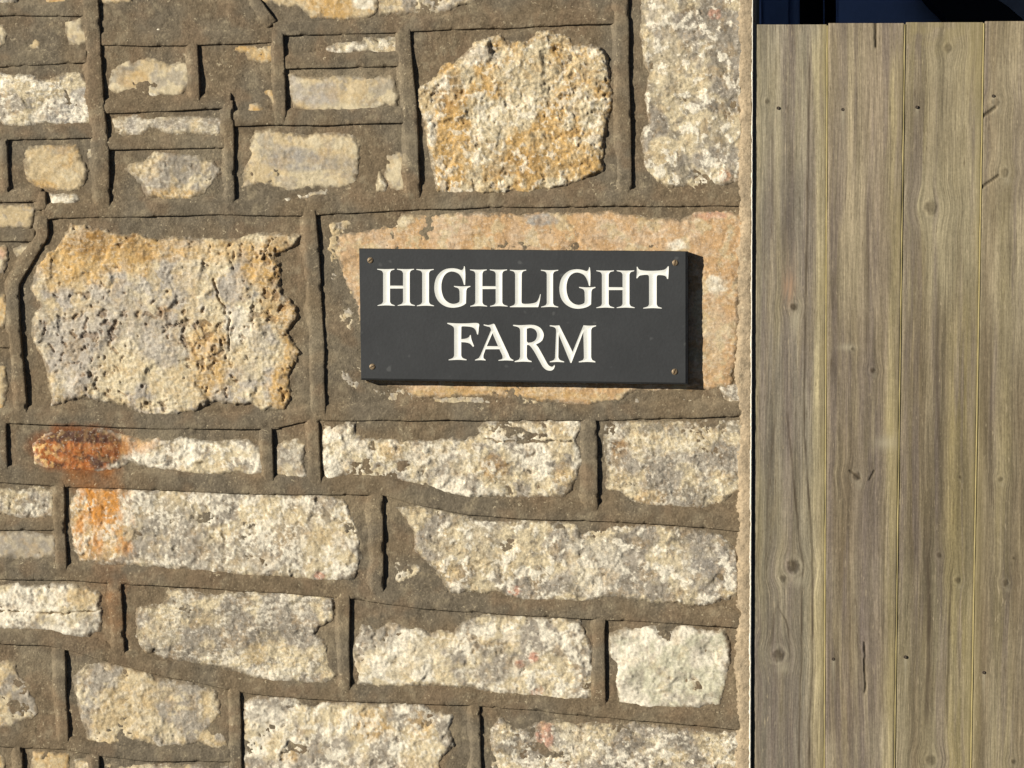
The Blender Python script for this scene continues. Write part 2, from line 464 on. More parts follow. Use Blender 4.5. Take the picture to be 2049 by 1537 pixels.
def stone(poly, style, H=None, blobs=(), label=None, st=2.0, rag=1.0, cracks=(), peek=0.0, coarse=False):
    SEED[0] += 31; sd = SEED[0]
    a, b, c3, c3a, wa, pa, rough, bulge, grit = STY[style]
    if H is not None: bulge = H
    rs = np.random.default_rng(sd)
    LF = rs.uniform(9, 24); wa = wa*rs.uniform(0.6, 1.15); grit = grit*rs.uniform(0.55, 1.0); AN = rs.choice([1.0, 1.0, 1.5, 2.2])
    p = np.array(poly, float)
    p[:, 0] += np.maximum(p[:, 0] - 1436, 0)*0.6          # the corner stones run in under the rendered edge
    x0, y0 = p.min(0) - 14; x1, y1 = p.max(0) + 14
    xs = np.arange(x0, x1, st); ys = np.arange(y0, y1, st)
    X, Y = np.meshgrid(xs, ys)
    d = sdf(X, Y, p)
    size = min(x1 - x0, y1 - y0)
    rg = rag * min(1.0, 0.35 + size/160.0)
    dn = d + 2.0 + rg*(3.6*fbm(X, Y, 34, sd+1, 3, 0.6) + 3.3*fbm(X, Y, 12, sd+2, 3, 0.7))
    w = min(3.6, 1.6 + size*0.015); bulge = (0.5 if style in ('ochre', 'big') else 0.34)*bulge
    prof = 1.2 + np.where(dn > 0, bulge*(0.78*(1-np.exp(-np.maximum(dn, 0)/w)) + 0.22*(1-np.exp(-np.maximum(dn, 0)/(w*8)))), dn*0.8)
    inside = sst(-1, 9, dn)
    # broken, chiselled face
    wx = X + 8*fbm(X, Y, 40, sd+3, 2); wy = Y + 8*fbm(X, Y, 40, sd+4, 2)
    f1, f21, r1, r2, ox, oy = worley(wx, wy*1.2, 58, sd+5)
    fac = ((ox*(r1-0.5) + oy*(r2-0.5))*12.0 + (r2-0.5)*2.5)*(0.25 + 0.75*sst(0.0, 0.22, f21))
    g1, g21, q1, q2, px_, py_ = worley(wx + 4*fbm(X, Y, 12, sd+26, 2), wy + 4*fbm(X, Y, 12, sd+27, 2), 19, sd+6)
    fac2 = (px_*(q1-0.5) + py_*(q2-0.5))*4.4 + (q1-0.5)*0.9
    n60 = fbm(X, Y, 90, sd+7, 2); n20 = fbm(X, Y, 24, sd+8, 3, 0.6); n8 = fbm(X, Y, 8, sd+9, 2, 0.6)
    n5 = fbm(X, Y, 5.5, sd+28, 1)
    det = 2.6*n60 + 0.7*fac + 0.5*fac2 + 1.3*n20 + 0.6*n8 + 0.3*n5
    if style in ('ochre', 'big'): det = det*1.12
    pitn = fbm(wx, wy, 20, sd+10, 3, 0.65)
    pit = sst(0.38, 0.58, pitn + 0.35*fbm(X, Y, 120, sd+11, 1)) * pa
    h = prof + inside*rough*det*min(1.0, 0.45 + size/220.0) - inside*pit*4.2*rough
    ck = np.zeros(X.shape)
    for cr in cracks:                 # list of px points: an open crack
        cr = np.array(cr, float); best = np.full(X.shape, 1e9)
        jx = X + 6*fbm(X, Y, 24, sd+12, 3); jy = Y + 6*fbm(X, Y, 24, sd+13, 3)
        for i in range(len(cr)-1):
            e = cr[i+1]-cr[i]; t = np.clip(((jx-cr[i][0])*e[0]+(jy-cr[i][1])*e[1])/(e@e), 0, 1)
            best = np.minimum(best, np.hypot(jx-cr[i][0]-e[0]*t, jy-cr[i][1]-e[1]*t))
        ck = np.maximum(ck, (1 - sst(0.5, 2.6, best + 1.2*sst(-.1, .4, fbm(X, Y, 30, sd+29, 2)))))
    h = h - ck*6
    h = h + peek
    # colour of the stone itself
    t = sst(-0.16, 0.16, fbm(X, Y, 100, sd+14, 4, 0.6))[..., None]
    col = PAL[a]*(1-t) + PAL[b]*t
    u = (sst(0.08, 0.30, fbm(X, Y, 46, sd+15, 4, 0.65))*c3a*1.9)[..., None].clip(0, 1)
    col = col*(1-u) + PAL[c3]*u
    for (cx, cy, rx, ry, cn, s) in blobs:
        bx = X + 0.35*rx*fbm(X, Y, max(14, rx*0.6), sd+16, 3); by = Y + 0.35*ry*fbm(X, Y, max(14, rx*0.6), sd+17, 3)
        m = ((1 - sst(0.65, 1.15, np.hypot((bx-cx)/rx, (by-cy)/ry)))*s)
        m = (m*(0.72 + 0.5*sst(-0.3, 0.3, fbm(X, Y, 16, sd+18, 2))))[..., None].clip(0, 1)
        col = col*(1-m) + PAL[cn]*m
    dz = (sst(0.05, 0.45, fbm(X, Y, 55, sd+21, 4, 0.6))*0.36*min(1, rough))[..., None]
    col = col*(1-dz) + col*np.array([.74, .72, .69])*dz
    yz = (sst(0.12, 0.5, fbm(X, Y, 42, sd+22, 4, 0.6))*0.45)[..., None]
    col = col*(1-yz) + (col*0.45 + PAL['ochre']*0.5)*yz
    clus = fbm(X, Y, 62, sd+23, 3)
    fl = sst(0.18, 0.34, fbm(X, Y*AN, LF, sd+19, 4, 0.65) + 0.6*clus)
    wsp = (fl*wa*1.35)[..., None].clip(0, 0.92)
    col = col*(1-wsp) + PAL['white']*wsp
    dfl = (sst(0.34, 0.48, fbm(X, Y*AN, 0.5*LF+5, sd+24, 3, 0.7) - 0.4*clus)*0.38*min(1.0, grit))[..., None]
    col = col*(1-dfl) + lin((112, 99, 78))*dfl
    h = h + 0.9*fl*inside*rough
    pm = np.maximum(pit*0.75, ck*0.6)[..., None].clip(0, 1)
    pc = PAL['brown'] if style in ('big', 'ochre', 'orange') else PAL['dbrown']*1.5
    col = col*(1-pm) + pc*pm
    cellv = (0.93 + 0.12*q2 + 0.10*n8 + 0.10*n5)[..., None]
    col = col * (1 + (cellv-1)*grit)
    ra, rb, rc = rust_field(X, Y)
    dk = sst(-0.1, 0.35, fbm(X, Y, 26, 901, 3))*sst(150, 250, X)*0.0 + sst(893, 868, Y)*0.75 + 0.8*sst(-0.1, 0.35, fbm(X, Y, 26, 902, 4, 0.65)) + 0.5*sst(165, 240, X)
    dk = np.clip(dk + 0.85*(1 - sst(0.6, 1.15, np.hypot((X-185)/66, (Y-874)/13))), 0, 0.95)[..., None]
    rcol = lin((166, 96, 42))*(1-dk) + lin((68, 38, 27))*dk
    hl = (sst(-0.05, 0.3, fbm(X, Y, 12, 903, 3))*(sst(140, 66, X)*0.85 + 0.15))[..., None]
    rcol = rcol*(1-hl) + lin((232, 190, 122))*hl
    ra = np.clip(ra*1.05, 0, 0.96)[..., None]
    col = col*(1-ra) + rcol*ra
    rc = rc*0.85*(0.2 + 0.8*sst(-0.12, 0.25, fbm(X, Y*0.6, 26, 905, 4, 0.65)))
    rc = rc[..., None]
    col = col*(1-rc) + lin((198, 134, 62))*rc
    # thin mortar film wiped over the stone's edge
    film = ((1 - sst(0.0, 8.0, dn + 9*fbm(X, Y, 26, sd+20, 4, 0.7)))*0.85)[..., None]
    film = film*(1 - ra)
    col = col*(1-film) + mortar_tint(X, Y)*1.1*film
    m = dn > -7
    f = grid_faces(m)
    o = mesh_obj('stone', W(X, Y, h)[m], f, M_STONE, wall,
                 {'tint': col[m], 'grit': np.full(int(m.sum()), grit)})
    if label: o['label'] = label
    return o

# --- top row
stone([(-60,-90),(34,-90),(36,6),(-60,8)], 'white')
stone([(90,-90),(135,-90),(132,7),(95,8)], 'ochresm')
stone([(183,-90),(268,-90),(265,5),(185,6)], 'ochresm')
stone([(500,-80),(760,-80),(752,26),(726,36),(671,40),(625,33),(595,16),(548,7),(505,-5)], 'ochresm', H=9, blobs=[(730,8,26,14,'white',1.)])
stone([(757,-80),(965,-80),(950,0),(900,20),(850,24),(760,29)], 'sand', H=5, blobs=[(890,14,22,12,'lilac',.8)])
stone([(-40,50),(8,52),(13,70),(8,88),(0,96),(-40,96)], 'greyst')
stone([(50,72),(58,66),(70,67),(72,76),(81,84),(79,97),(65,98),(52,88)], 'ochresm', H=6, rag=.5)
stone([(131,46),(164,38),(164,57),(179,68),(178,79),(161,92),(139,90),(134,68)], 'tan', H=7)
stone([(292,54),(320,50),(330,62),(350,52),(385,38),(394,50),(392,68),(360,64),(330,72),(300,66)], 'white', H=1.5, peek=-1.6, rag=1.6)
stone([(-50,150),(0,148),(16,153),(41,149),(55,150),(77,161),(96,159),(115,150),(137,149),(161,149),(178,164),(180,178),(178,197),(186,213),(186,240),(175,246),(148,254),(137,254),(109,249),(98,245),(55,251),(27,254),(11,249),(0,240),(-50,240)], 'white', H=11, blobs=[(130,225,48,26,'bluegrey',.9),(165,190,30,16,'bluegrey',.7),(10,225,20,14,'grey',.7)])
stone([(219,153),(227,137),(260,126),(301,120),(342,131),(366,123),(379,128),(380,164),(366,186),(350,189),(322,189),(303,197),(251,197),(246,189),(224,183),(220,164)], 'tan', blobs=[(268,160,40,22,'ochre',.45),(285,192,34,7,'white',.9),(255,138,28,5,'dgrey',.6)])
stone([(470,93),(547,93),(549,118),(536,128),(500,118),(492,104),(470,101)], 'ochresm', H=4)
stone([(519,156),(530,159),(538,175),(555,189),(556,213),(547,208),(536,189),(519,175)], 'ochresm', H=4, rag=.7)
stone([(500,210),(514,208),(527,219),(519,230),(500,227)], 'ochresm', H=5, rag=.5)
stone([(655,98),(688,85),(726,87),(731,77),(781,77),(798,85),(798,107),(781,109),(726,101),(699,109),(669,109)], 'white', H=5)
stone([(581,150),(617,156),(633,157),(693,153),(781,152),(790,159),(789,178),(798,191),(789,216),(775,210),(753,221),(699,227),(688,219),(655,221),(633,224),(589,216),(582,175)], 'tan', blobs=[(635,190,50,30,'lilac',.8),(590,170,16,26,'lilac',.7)], label='smooth tan and grey block left of the cratered ochre stone')
stone([(227,238),(246,231),(273,230),(287,238),(322,232),(383,235),(426,238),(448,240),(448,260),(426,271),(383,265),(344,273),(322,260),(301,254),(284,271),(246,272),(232,265)], 'greyst', H=6, blobs=[(300,252,90,20,'lilac',.6)])
stone([(52,306),(63,294),(109,291),(150,292),(161,314),(175,342),(172,361),(159,377),(142,383),(109,380),(71,369),(55,358),(52,336)], 'ochresm', H=8, blobs=[(90,330,50,34,'tan',.7),(120,300,26,10,'grey',.5)])
stone([(100,388),(150,390),(158,400),(140,412),(105,410)], 'cream', H=4)
stone([(176,298),(190,300),(190,316),(177,318)], 'greyst', H=2)
stone([(254,339),(262,331),(290,328),(306,306),(342,309),(396,314),(424,322),(443,344),(426,361),(410,383),(383,396),(328,399),(295,391),(287,372),(262,347)], 'sand', H=9, blobs=[(350,335,46,20,'dgrey',.45),(345,388,60,12,'ochre',.5)])
stone([(496,284),(513,265),(540,260),(570,269),(617,271),(671,268),(707,271),(718,290),(721,314),(715,342),(712,366),(682,374),(633,374),(584,383),(557,374),(521,366),(488,374),(487,353),(496,322)], 'tan', H=9, blobs=[(600,320,64,26,'bluegrey',.75),(680,330,40,22,'grey',.5)], label='smooth tan block with a blue grey middle')
stone([(566,395),(600,386),(620,383),(655,375),(654,390),(620,396),(590,400)], 'white', H=2.5, peek=-.8)
stone([(570,397),(580,394),(585,402),(580,409),(571,408)], 'white', H=5, rag=.3)
stone([(772,309),(789,303),(816,317),(822,355),(808,380),(783,377),(772,350)], 'tan', H=5)
stone([(759,344),(775,369),(772,383),(753,383),(753,366)], 'white', H=6, rag=.4)
stone([(890,123),(908,128),(939,104),(950,82),(999,74),(1016,85),(1060,87),(1074,66),(1101,63),(1137,74),(1148,93),(1175,90),(1202,96),(1216,115),(1221,164),(1227,197),(1219,232),(1208,287),(1208,342),(1164,361),(1123,372),(1082,380),(1055,391),(1016,383),(999,391),(917,388),(876,383),(868,350),(857,287),(852,246),(838,213),(838,180),(857,164),(876,153)], 'ochre', H=16,
      blobs=[(905,300,45,100,'ochre',.85),(900,190,36,40,'dochre',.55),(1120,320,90,45,'ochre',.8),(1040,330,60,30,'dochre',.4),(1060,160,70,60,'cream',.8),(866,260,12,40,'white',.9),(890,165,10,14,'white',.9),(960,110,40,24,'lilac',.6),(1160,130,40,50,'tan',.6)], label='large cratered ochre and cream stone with a rough face')
stone([(1287,-60),(1284,90),(1290,120),(1303,148),(1298,169),(1292,191),(1301,232),(1300,246),(1284,268),(1290,301),(1290,339),(1309,358),(1339,374),(1383,372),(1391,383),(1410,377),(1465,363),(1470,314),(1467,232),(1470,150),(1476,109),(1478,-60)], 'granite', H=12,
      blobs=[(1330,130,46,80,'cream',.6),(1440,60,40,70,'dgrey',.45),(1435,260,36,50,'dgrey',.4),(1430,28,14,12,'pink',.8),(1450,352,14,12,'pink',.7),(1320,40,34,50,'lilac',.5)], label='tall speckled grey stone at the corner of the wall')
# --- left edge
stone([(-50,410),(55,412),(68,418),(65,440),(60,455),(-50,452)], 'tan', H=8)
stone([(-50,490),(12,495),(15,520),(8,545),(-50,548)], 'sand', blobs=[(4,505,14,14,'pink',.5)])
stone([(-50,588),(10,592),(16,620),(14,640),(5,655),(-50,660)], 'ochresm')
stone([(-50,720),(8,735),(14,780),(10,810),(0,835),(-50,840)], 'ochresm')
stone([(30,500),(45,492),(64,492),(62,500),(50,510),(35,512)], 'tan', H=4, rag=.5)
# --- big pitted stone
stone([(123,480),(143,446),(186,456),(212,460),(239,470),(285,470),(315,483),(348,476),(392,476),(448,480),(491,476),(518,468),(558,471),(604,471),(594,486),(564,503),(544,513),(558,529),(561,566),(564,592),(584,599),(597,619),(594,639),(577,662),(584,685),(601,705),(587,735),(577,752),(584,795),(571,818),(531,821),(508,808),(465,811),(431,801),(392,821),(332,831),(282,828),(252,808),(199,801),(139,798),(106,811),(103,772),(90,718),(70,685),(66,639),(83,612),(63,576),(76,539),(96,506),(116,499)], 'big', H=16,
      blobs=[(150,520,90,65,'ochre',.85),(190,490,60,30,'dochre',.6),(260,510,60,45,'ochre',.8),(300,500,36,24,'dochre',.5),(560,500,36,40,'dochre',.5),(572,800,22,26,'dochre',.55),(340,500,40,26,'ochre',.5),(420,520,60,36,'cream',.7),(530,530,50,50,'ochre',.85),(580,640,24,50,'dochre',.7),(565,780,34,50,'ochre',.85),(420,720,50,80,'ochre',.7),(380,560,30,40,'tan',.6),(332,628,16,16,'dochre',.95),(240,640,90,60,'lilac',.7),(500,700,50,60,'cream',.5),(150,700,70,80,'lilac',.6),(330,680,60,60,'lilac',.7),(85,650,18,50,'dgrey',.6),(480,650,30,40,'white',.6),(200,480,110,26,'dochre',.4),(400,500,160,24,'ochre',.5),(585,700,18,90,'ochre',.8),(545,600,26,60,'ochre',.55)],
      cracks=[[(430,560),(440,600),(462,640),(460,700),(466,740)],[(540,480),(532,520)]], label='largest pitted stone, grey with an ochre top and edge')
# --- stone behind the sign
stone([(672,501),(681,474),(735,461),(789,452),(802,429),(869,434),(959,427),(1049,429),(1229,425),(1363,443),(1400,425),(1453,423),(1471,438),(1467,515),(1462,560),(1460,649),(1458,717),(1450,771),(1390,780),(1274,780),(1238,798),(1161,811),(1049,798),(914,793),(842,793),(807,775),(735,762),(721,649),(712,596),(690,551)], 'orange', H=7,
      blobs=[(1080,440,34,14,'bluegrey',.9),(1425,430,40,10,'pink',.6),(805,440,24,14,'cream',.9),(1435,570,24,20,'white',.8),(700,540,22,60,'peach',.6),(735,700,14,60,'cream',.8),(1430,680,22,80,'cream',.35),(1355,490,20,12,'white',.8),(1000,790,200,16,'ochre',.6)], label='flat orange stone that carries the nameplate')
stone([(1440,775),(1474,770),(1474,832),(1456,828),(1446,800)], 'greyst', H=7)
stone([(655,445),(700,440),(690,480),(712,600),(724,700),(728,770),(690,790),(668,700),(660,560)], 'sand', H=4, peek=-3.0, rag=2.0)
stone([(745,776),(1000,790),(1250,800),(1440,785),(1444,815),(1200,822),(900,816),(750,806)], 'sand', H=4, peek=-3.0, rag=2.0)
stone([(640,398),(760,392),(900,394),(900,384),(1200,386),(1200,396),(1000,402),(760,408)], 'sand', H=3, peek=-2.6, rag=2.0)
# --- rust row
stone([(67,887),(89,868),(148,861),(208,861),(237,872),(285,883),(310,878),(340,881),(371,876),(415,884),(445,885),(480,881),(505,886),(527,905),(528,945),(500,950),(470,945),(440,950),(400,948),(371,946),(345,938),(300,935),(260,925),(240,935),(205,942),(150,942),(100,940),(70,925)], 'white', H=11, label='stone with a bright orange rust nodule at its left end')
stone([(556,898),(571,885),(593,879),(610,890),(608,931),(616,954),(593,963),(571,961),(556,946)], 'greyst', H=8)
stone([(648,848),(710,848),(712,868),(735,880),(760,878),(805,882),(870,882),(925,880),(965,872),(960,858),(975,843),(1060,841),(1160,840),(1167,850),(1150,880),(1160,905),(1165,925),(1155,945),(1140,980),(1125,992),(1050,996),(1000,990),(950,995),(900,988),(860,978),(820,965),(790,955),(760,955),(720,950),(680,955),(655,962),(645,930),(645,880)], 'white', H=11,
      blobs=[(990,935,36,26,'dochre',.55),(785,900,26,24,'ochre',.45),(1070,858,90,16,'tan',.7),(1130,950,26,24,'ochre',.4),(880,930,60,40,'grey',.4)], cracks=[[(965,880),(1040,886),(1100,882),(1145,886)]])
stone([(1209,845),(1254,843),(1336,847),(1439,841),(1471,845),(1475,882),(1471,955),(1459,984),(1439,1009),(1377,1017),(1316,1015),(1270,1005),(1246,984),(1217,976),(1213,923)], 'granite', H=9, blobs=[(1240,895,18,24,'dochre',.55),(1300,995,40,18,'ochre',.4),(1225,860,20,16,'white',.6)])
stone([(-50,975),(0,979),(22,976),(37,983),(67,974),(111,983),(111,1028),(89,1035),(45,1037),(15,1028),(-50,1025)], 'cream', H=9)
stone([(-50,1063),(0,1063),(60,1065),(111,1072),(113,1112),(80,1118),(30,1115),(-50,1118)], 'tan', H=7, blobs=[(40,1090,120,40,'grey',.8)])
stone([(145,994),(163,979),(223,978),(274,979),(371,983),(519,987),(649,991),(686,1002),(705,1028),(712,1061),(720,1098),(716,1135),(705,1158),(631,1161),(556,1154),(482,1152),(408,1143),(315,1133),(260,1128),(208,1128),(163,1120),(147,1087),(143,1043)], 'cream', H=10,
      blobs=[(196,1050,64,90,'ochre',.55),(205,1010,40,50,'rustl',.8),(340,1070,70,70,'grey',.85),(300,1030,40,40,'dgrey',.4),(430,1110,90,36,'grey',.7),(250,1035,18,18,'white',.9),(600,1060,110,60,'tan',.3),(560,1120,80,40,'grey',.5),(641,1152,12,9,'pink',1.)], label='long pale block with an orange rust stained left end')
stone([(795,1015),(836,1009),(877,1021),(926,1035),(975,1043),(1090,1043),(1151,1050),(1164,1070),(1192,1054),(1295,1054),(1356,1054),(1438,1070),(1459,1099),(1463,1148),(1459,1189),(1418,1210),(1295,1205),(1233,1189),(1172,1201),(1049,1201),(988,1181),(905,1185),(877,1148),(860,1127),(832,1103),(832,1070),(815,1037)], 'granite', H=10,
      blobs=[(940,1090,80,50,'cream',.6),(1190,1130,60,60,'white',.45),(1030,1181,13,11,'pink',1.),(1400,1130,60,50,'bluegrey',.5),(900,1150,50,30,'ochre',.3)], label='longest pale speckled block below the nameplate')
stone([(790,1125),(850,1130),(875,1165),(880,1182),(790,1182)], 'greyst', H=3, peek=-1)
stone([(-50,1170),(0,1169),(27,1166),(55,1177),(82,1172),(109,1166),(137,1169),(164,1175),(191,1183),(202,1191),(197,1213),(205,1221),(202,1257),(178,1273),(137,1278),(118,1270),(96,1265),(68,1262),(41,1259),(0,1257),(-50,1257)], 'white', H=11, blobs=[(170,1195,36,26,'ochre',.4),(185,1250,24,26,'grey',.8)], cracks=[[(-50,1222),(60,1224),(110,1228),(160,1224),(205,1222)]])
stone([(274,1221),(286,1215),(334,1206),(341,1183),(389,1180),(408,1191),(434,1191),(464,1182),(556,1185),(631,1191),(668,1198),(664,1239),(638,1254),(631,1269),(653,1291),(660,1332),(675,1350),(649,1373),(593,1362),(549,1365),(501,1350),(445,1332),(389,1324),(334,1313),(293,1306),(274,1276)], 'granite', H=11, blobs=[(512,1308,26,24,'tan',.9),(330,1260,36,40,'cream',.6),(470,1260,80,40,'dgrey',.4),(540,1350,60,18,'white',.6)])
stone([(705,1304),(725,1250),(750,1263),(782,1246),(815,1257),(844,1261),(864,1275),(881,1263),(905,1267),(926,1246),(967,1230),(1049,1234),(1160,1242),(1168,1263),(1184,1291),(1188,1353),(1188,1398),(1131,1398),(1090,1398),(1049,1394),(967,1382),(926,1373),(844,1369),(782,1373),(717,1369)], 'cream', H=11,
      blobs=[(990,1300,30,20,'dgrey',.5),(985,1345,36,24,'grey',.7),(1068,1314,12,12,'pink',.9),(1040,1330,11,9,'pink',.9),(1075,1385,14,14,'pink',.6),(800,1310,80,50,'white',.4)], label='cream block with small pink grains, bottom right')
stone([(1221,1269),(1256,1258),(1303,1252),(1335,1260),(1373,1252),(1397,1261),(1423,1266),(1444,1261),(1452,1310),(1447,1354),(1438,1407),(1394,1416),(1350,1413),(1306,1413),(1271,1419),(1239,1404),(1233,1369),(1236,1325),(1221,1307)], 'lichen', H=10, label='pale stone crusted with greenish white lichen')
stone([(-50,1320),(0,1328),(16,1322),(30,1333),(36,1355),(57,1374),(66,1401),(79,1426),(63,1437),(41,1440),(22,1456),(-50,1450)], 'sand', H=9)
stone([(150,1358),(175,1333),(197,1328),(240,1333),(273,1341),(295,1347),(309,1360),(350,1363),(383,1366),(404,1377),(434,1380),(440,1421),(448,1462),(456,1489),(437,1497),(396,1483),(328,1500),(314,1489),(251,1478),(219,1492),(180,1489),(169,1448),(158,1407)], 'sand', H=11, blobs=[(280,1390,70,30,'tan',.7),(340,1470,30,20,'cream',.7)])
stone([(488,1407),(513,1396),(589,1396),(608,1410),(628,1418),(649,1407),(699,1404),(740,1412),(781,1407),(849,1410),(863,1423),(906,1434),(898,1456),(906,1489),(879,1524),(874,1600),(490,1600)], 'cream', H=11, blobs=[(740,1450,40,36,'ochre',.6),(840,1450,30,34,'ochre',.45),(580,1510,20,20,'ochre',.6),(545,1440,50,30,'white',.5)])
stone([(984,1457),(999,1436),(1013,1445),(1028,1463),(1057,1457),(1072,1445),(1116,1442),(1160,1448),(1204,1445),(1262,1448),(1350,1460),(1438,1468),(1467,1468),(1467,1610),(1000,1610),(985,1530)], 'granite', H=10, blobs=[(1090,1475,20,34,'pink',.75),(1150,1480,40,30,'white',.4)])
stone([(66,1503),(109,1504),(137,1511),(140,1600),(60,1600)], 'ochresm', H=8)
stone([(150,1522),(182,1522),(182,1600),(150,1600)], 'sand', H=5)
stone([(-50,1505),(5,1510),(10,1530),(0,1600),(-50,1600)], 'ochresm')
stone([(212,1530),(455,1534),(455,1610),(212,1610)], 'sand', H=4)

# --- the wall goes on around the picture: coarser stones
rng = np.random.default_rng(7)
def rnd_stone(x0, x1, y0, y1):
    n = 14; pts = []
    cx, cy = (x0+x1)/2, (y0+y1)/2; rx, ry = (x1-x0)/2, (y1-y0)/2
    for i in range(n):
        a = 2*math.pi*i/n; c, s = math.cos(a), math.sin(a)
        q = (abs(c)**5 + abs(s)**5) ** (-1/5)
        r = q * rng.uniform(0.88, 1.0)
        pts.append((cx + rx*c*r, cy + ry*s*r))
    return pts
EXT_RIB = []
def courses(x0, x1, y0, y1):
    y = y0
    while y < y1 - 60:
        h = min(rng.uniform(110, 260), y1 - y)
        EXT_RIB.append(('h', [(x0, y), ((x0+x1)/2, y + rng.uniform(-8, 8)), (x1, y)]))
        x = x0
        while x < x1 - 80:
            w = min(rng.uniform(180, 520), x1 - x)
            stone(rnd_stone(x+26, x+w-22, y+26, y+h-20), rng.choice(['white', 'cream', 'granite', 'tan', 'ochresm', 'sand']), st=9)
            EXT_RIB.append(('v', [(x, y), (x + rng.uniform(-4, 4), y+h)]))
            x += w
        y += h
courses(-1000, -95, -620, 2200)
courses(-95, 1470, -620, -100)
courses(-95, 1470, 1625, 2200)

# --- raised mortar ribbons
def resample(pl, st):
    p = np.array(pl, float); out = []
    for i in range(len(p)-1):
        n = max(1, int(np.hypot(*(p[i+1]-p[i])) / st))
        for k in range(n): out.append(p[i] + (p[i+1]-p[i])*k/n)
    out.append(p[-1]); out = np.array(out)
    if len(p) > 2:          # soften the bends
        for _ in range(3):
            q = out.copy(); q[1:-1] = (out[:-2] + 2*out[1:-1] + out[2:]) / 4; out = q
    return out

def ribbon(kind, pl, w, H, st=4.0, corner=False):
    SEED[0] += 31; sd = SEED[0]
    p = np.array(pl, float) if corner else resample(pl, st)
    if corner:
        q = []
        for i in range(len(p)-1):
            n = max(1, int(np.hypot(*(p[i+1]-p[i]))/st))
            for k in range(n): q.append(p[i]+(p[i+1]-p[i])*k/n)
        q.append(p[-1]); p = np.array(q)
        for _ in range(2):
            r = p.copy(); r[1:-1] = (p[:-2]+2*p[1:-1]+p[2:])/4; p = r
    t = np.gradient(p, axis=0); t /= np.linalg.norm(t, axis=1)[:, None] + 1e-9
    n = np.stack([t[:, 1], -t[:, 0]], -1) if kind == 'v' else np.stack([-t[:, 1], t[:, 0]], -1)
    s = np.concatenate([[0], np.cumsum(np.hypot(*np.diff(p, axis=0).T))])
    L = s[-1]
    hw0 = w/2 + 2.6*fbm(s, s*0+sd, 90, sd, 2) + 1.6*fbm(s, s*0+sd, 18, sd+1, 3)      # lit side
    hw1 = w/2 + 1.8*fbm(s, s*0+sd, 130, sd+2, 2) + 0.45*fbm(s, s*0+sd, 16, sd+3, 3)    # shaded side
    ht = (8.0 if kind == 'v' else 6.6) + 0.25*(H-7) + 1.6*fbm(p[:, 0], p[:, 1], 150, 804, 2)
    if st < 10: ht = ht - (2.6 if kind == 'v' else 1.2)*(1 - sst(0, 16, np.minimum(s, L - s)))
    run = 1.0 + 0.5*fbm(s, s*0+sd, 60, sd+7, 2)
    prof = [(-1, -12.0*run, -10.0), (-1, -6.0*run, -5.0), (-1, -0.8, -0.9), (-1, 1.2, -0.05)]
    rows = []
    for (sg, inn, dh) in prof:
        rows.append((-(hw0 - inn), ht + dh))
    for fr in (0.25, 0.42, 0.58, 0.75):
        rows.append((-hw0 + (hw0+hw1)*fr, ht + 0.25))
    chip = 2.6*sst(0.36, 0.6, fbm(s, s*0+sd, 24, sd+8, 2))
    rows += [(hw1 - 2.2 - chip, ht + 0.05 - 0.2*chip), (hw1 - 0.7 - 0.5*chip, ht - 0.5 - 0.6*chip), (hw1, ht - 1.7 - 1.2*chip), (hw1 - 0.8, ht*0 - 9.0)]
    off = np.stack([r[0] for r in rows], 1); hh = np.stack([r[1] + 0*s for r in rows], 1)
    X = p[:, 0:1] + n[:, 0:1]*off; Y = p[:, 1:2] + n[:, 1:2]*off
    nz = 0.55*fbm(X, Y, 34, 805, 3) + 0.3*fbm(X, Y, 9, 806, 2)
    hh[:, 1:-2] += nz[:, 1:-2]
    hh = np.concatenate([np.full((1, hh.shape[1]), -9.0), hh, np.full((1, hh.shape[1]), -9.0)])
    X = np.concatenate([X[:1] - t[0, 0]*1.5, X, X[-1:] + t[-1, 0]*1.5]); Y = np.concatenate([Y[:1] - t[0, 1]*1.5, Y, Y[-1:] + t[-1, 1]*1.5])
    m = np.ones(X.shape, bool)
    f = grid_faces(m)
    if kind == 'h': f = f[:, ::-1] if False else f
    v = W(X, Y, hh).reshape(-1, 3)
    # keep the faces looking off the wall
    a, b, c = v[f[:, 0]], v[f[:, 1]], v[f[:, 2]]
    nn = np.cross(b-a, c-a).sum(0)
    if nn[1] > 0: f = f[:, ::-1]
    mesh_obj('mortar_ribbon', v, f, M_MORTAR, wall, {'tint': mortar_tint(X, Y).reshape(-1, 3)})

